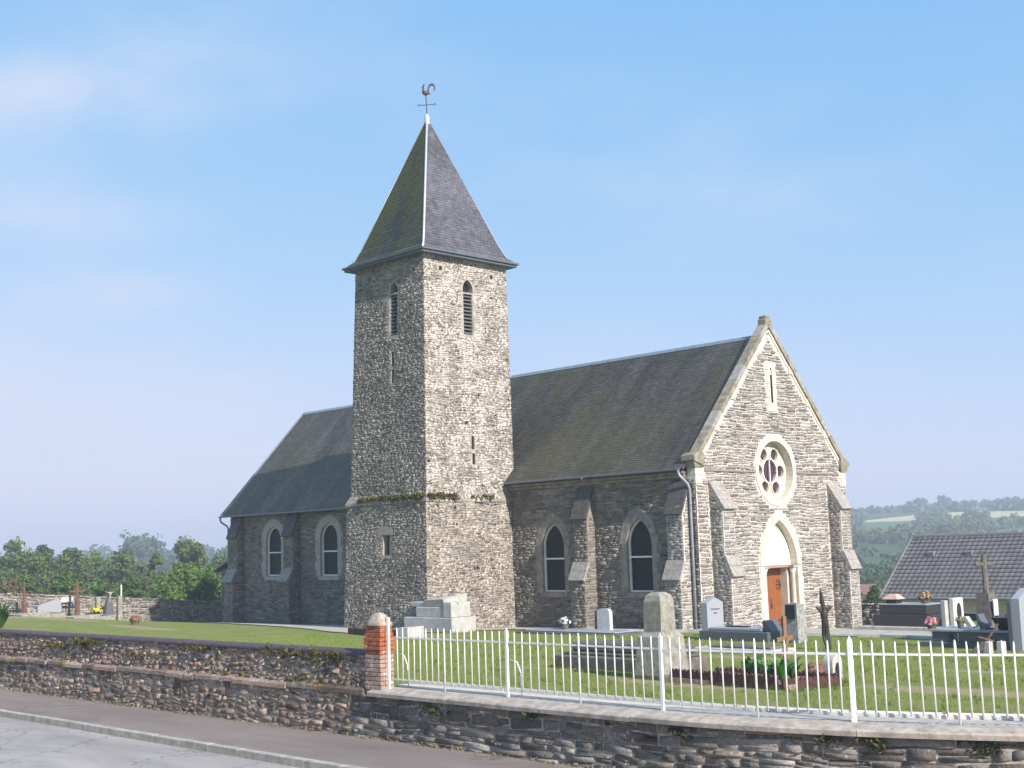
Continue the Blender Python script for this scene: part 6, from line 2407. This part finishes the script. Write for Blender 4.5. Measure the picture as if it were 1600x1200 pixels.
def house(name, label, px, dist, x0, length, width, z_eave, z_ridge, mat_wall, mat_roof, tiles=False, hip=True, windows=()):
    """long side faces the camera; x0 = lateral start of eaves from axis of column px"""
    c = np.array(polar(px, dist)) if dist else np.array((-6.75, 24.0))
    hr, hd = (np.array((1.0, 0)), np.array((0, 1.0))) if not dist else (HR, HD)
    P3 = lambda a, b, z: (c[0] + hr[0] * a + hd[0] * b, c[1] + hr[1] * a + hd[1] * b, z)
    zg = float(H(*c)) - .4
    t = thing(name, label, "house", (c[0], c[1], zg + .4), "far houses" if dist else None)
    m = MB()
    o_ = .45
    q = [(o_, o_), (length - o_, o_), (length - o_, width - o_), (o_, width - o_)]
    m.hexa([P3(a, b, zg) for a, b in q] + [P3(a, b, z_eave + .05) for a, b in q])
    m.build("wall", mat_wall, t)
    hp = width / 2 if hip else .0
    e = [P3(0, 0, z_eave), P3(length, 0, z_eave), P3(length, width, z_eave), P3(0, width, z_eave)]
    rg = [P3(hp * .98, width / 2, z_ridge), P3(length - hp * .98, width / 2, z_ridge)]
    m = MB()
    m.add(e + rg, [(0, 1, 5, 4), (1, 2, 5), (2, 3, 4, 5), (3, 0, 4), (3, 2, 1, 0)])
    roof = m.build("roof", mat_roof, t)
    if tiles:
        e_, r_2 = [np.array(k) for k in e], [np.array(k) for k in rg]
        for (a, b, c2, d2) in ((e_[0], e_[1], r_2[1], r_2[0]),):
            N_ = np.cross(b - a, (c2 + d2) / 2 - a)
            N_ /= np.linalg.norm(N_)
            hgt = np.linalg.norm((c2 + d2) / 2 - (a + b) / 2)
            rows = int(np.linalg.norm(r_2[0] - e_[0]) / .42)
            rows = 16
            V, F, R = [], [], []
            base = 0
            for i in range(rows):
                t0, t1 = i / rows, (i + 1.12) / rows
                A0, A1 = a + (d2 - a) * t0, b + (c2 - b) * t0
                B0, B1 = a + (d2 - a) * t1, b + (c2 - b) * t1
                k = max(2, int(np.linalg.norm(A1 - A0) / .06))
                s = np.linspace(0, 1, k)
                L = s * np.linalg.norm(A1 - A0)
                wv = (.035 * np.abs(np.sin(L * math.pi / .30)) ** .7)[:, None]
                lo = A0 + (A1 - A0) * s[:, None] + N_ * (.055 + wv)
                hi = B0 + (B1 - B0) * s[:, None] + N_ * (.012 + wv)
                un = A0 + (A1 - A0) * s[:, None] + N_ * (.0 + wv * .3)
                V += [lo, hi, un]
                R.append(np.repeat(np.tile(RNG.random((k, 1)), (1, 3)), 1, 0))
                R += [R[-1], R[-1]]
                j = np.arange(k - 1)
                F.append(np.stack([base + j, base + j + 1, base + k + j + 1, base + k + j], 1))
                F.append(np.stack([base + 2 * k + j, base + 2 * k + j + 1, base + j + 1, base + j], 1))
                base += 3 * k
            quad_mesh("roof_tiles", np.concatenate(V), np.concatenate(F), M_TILE, np.concatenate(R), roof, 'stuff')
        m = MB()
        m.tube([rg[0], rg[1]], .13, 8)
        m.tube([e[0], rg[0]], .11, 8)
        m.build("ridge", M_TILE, roof)
        m = MB()
        m.tube([P3(-.05, -.07, z_eave - .02), P3(length, -.07, z_eave - .02)], .075, 8)
        m.build("gutter", M_ZINC, t)
        for k in (1.5, 3.6, 7.0):
            mm = MB()
            fz = .66
            mm.hexa([P3(k, width / 2 * fz - .1, z_eave + (z_ridge - z_eave) * fz - .05), P3(k + .35, width / 2 * fz - .1, z_eave + (z_ridge - z_eave) * fz - .05), P3(k + .35, width / 2 * fz + .25, z_eave + (z_ridge - z_eave) * fz + .1), P3(k, width / 2 * fz + .25, z_eave + (z_ridge - z_eave) * fz + .1),
                     P3(k, width / 2 * fz - .1, z_eave + (z_ridge - z_eave) * fz + .22), P3(k + .35, width / 2 * fz - .1, z_eave + (z_ridge - z_eave) * fz + .22), P3(k + .35, width / 2 * fz + .25, z_eave + (z_ridge - z_eave) * fz + .3), P3(k, width / 2 * fz + .25, z_eave + (z_ridge - z_eave) * fz + .3)])
            mm.build("roof_vent", M_TILE, roof)
    for (a0, a1, z0, z1) in windows:
        m = MB()
        m.hexa([P3(a0 - .07, o_ - .05, z0 - .07), P3(a1 + .07, o_ - .05, z0 - .07), P3(a1 + .07, o_ + .02, z0 - .07), P3(a0 - .07, o_ + .02, z0 - .07), P3(a0 - .07, o_ - .05, z1 + .07), P3(a1 + .07, o_ - .05, z1 + .07), P3(a1 + .07, o_ + .02, z1 + .07), P3(a0 - .07, o_ + .02, z1 + .07)])
        w = m.build("window", M_WHITE, t)
        m = MB()
        m.hexa([P3(a0, o_ - .065, z0), P3(a1, o_ - .065, z0), P3(a1, o_ - .04, z0), P3(a0, o_ - .04, z0), P3(a0, o_ - .065, z1), P3(a1, o_ - .065, z1), P3(a1, o_ - .04, z1), P3(a0, o_ - .04, z1)])
        m.build("pane", M_GLASS, w)
    return t


def tile_mat():
    n = NT("grey_roof_tile")
    r, g_, b_ = n.attr()
    c = n.mix(1.0, (.165, .150, .148), n.ramp(n.noise(1.2, 5, .6), [(.3, .8), (.7, 1.2)]), 'MULTIPLY')
    c = n.mix(n.math('MULTIPLY', n.step(n.noise(6, 4), .6, .75), .4), c, (.19, .17, .15))
    return n.done(c, .6, spec=.4)


M_TILE = tile_mat()
M_BEIGE = plain("beige_render", (.70, .57, .46), .9, .08, 2, bump=.2)
M_PINKW = plain("pale_far_render", (.62, .54, .46), .9, .1, 2)
M_REDR = plain("brown_far_roof", (.22, .12, .09), .85, .2, 3)
M_GREYR = plain("grey_far_roof", (.22, .21, .21), .85, .2, 3)
house("tiled_house", "low beige house with a large dark grey tiled gabled roof at the right", 1378, 0, 0, 22, 7.6, -.08, 2.97, M_BEIGE, M_TILE, True, False,
      ((4.3, 5.0, -1.75, -.85), (1.2, 1.9, -1.75, -.85), (7.6, 8.3, -2.4, -.5), (9.0, 10.4, -1.7, -.8), (13, 14, -1.8, -.8)))
house("far_house", "tiny far house with reddish roof beside the church buttress", 1344, 112, 0, 1.9, 6, -1.7, -.95, M_PINKW, M_REDR, False, False)
house("far_house", "tiny far house with brown roof behind the shrubs on the left", 232, 120, 0, 3.0, 6, -1.2, .7, M_PINKW, M_GREYR, False, False)
house("far_house", "long pale far roof below the solitary oak", 266, 175, 0, 3.4, 7, .9, 1.7, M_PINKW, M_GREYR, False, False)
house("far_house", "tiny pale far house left of the tall rusty cross", 88, 118, 0, 2.2, 5, -1.5, .1, M_PINKW, M_REDR, False, False)
o = thing("white_pole", "thin white pole standing behind the yard wall", "pole", (*polar(190, 92), -1))
px_, py_ = polar(190, 92)
m = MB()
m.tube([(px_, py_, float(H(px_, py_)) - .3), (px_, py_, 1.35)], .05, 8)
m.build("shaft", M_WHITE, o)
m = MB()
m.tube([(px_, py_, 1.35), (px_, py_, 1.4)], [.06, .03], 8)
m.build("cap", M_WHITE, o)

# low rubble wall right of the church
rw = thing("rubble_wall", "low pale rubble wall between the church and the dark tomb", "wall", (-4, 13, -1))
m = MB()
m.box(-16, .6, 13.9, 14.3, -3, .18)
rc = m.build("wall_core", M_TWM, rw)
fr_ = plane_map((0, 13.9, 0), (1, 0, 0), (0, 0, 1))
stones(lay([(-12, -2), (.6, -2), (.6, .22), (-12, .22)], [], (.10, .2), (.18, .5)), fr_, M_FARW, rc, 'wall_stones', depth=(.012, .05), rough=.45)
m = MB()

# ================================================================== HAZE
hz = MB()
hz.box(-1560, 960, -960, 1560, -22, 48)
haze = hz.build("haze", [], None)
hm = bpy.data.materials.new("haze_air")
hm.use_nodes = True
hm.node_tree.nodes.remove(hm.node_tree.nodes['Principled BSDF'])
pv = hm.node_tree.nodes.new('ShaderNodeVolumePrincipled')
pv.inputs['Color'].default_value = (.80, .88, 1.0, 1)
pv.inputs['Density'].default_value = .0010
pv.inputs['Anisotropy'].default_value = .1
hm.node_tree.links.new(pv.outputs[0], hm.node_tree.nodes['Material Output'].inputs['Volume'])
haze.data.materials.append(hm)
haze['kind'] = 'stuff'
haze['label'] = "thin blue summer haze over the valley"
haze['category'] = "haze"
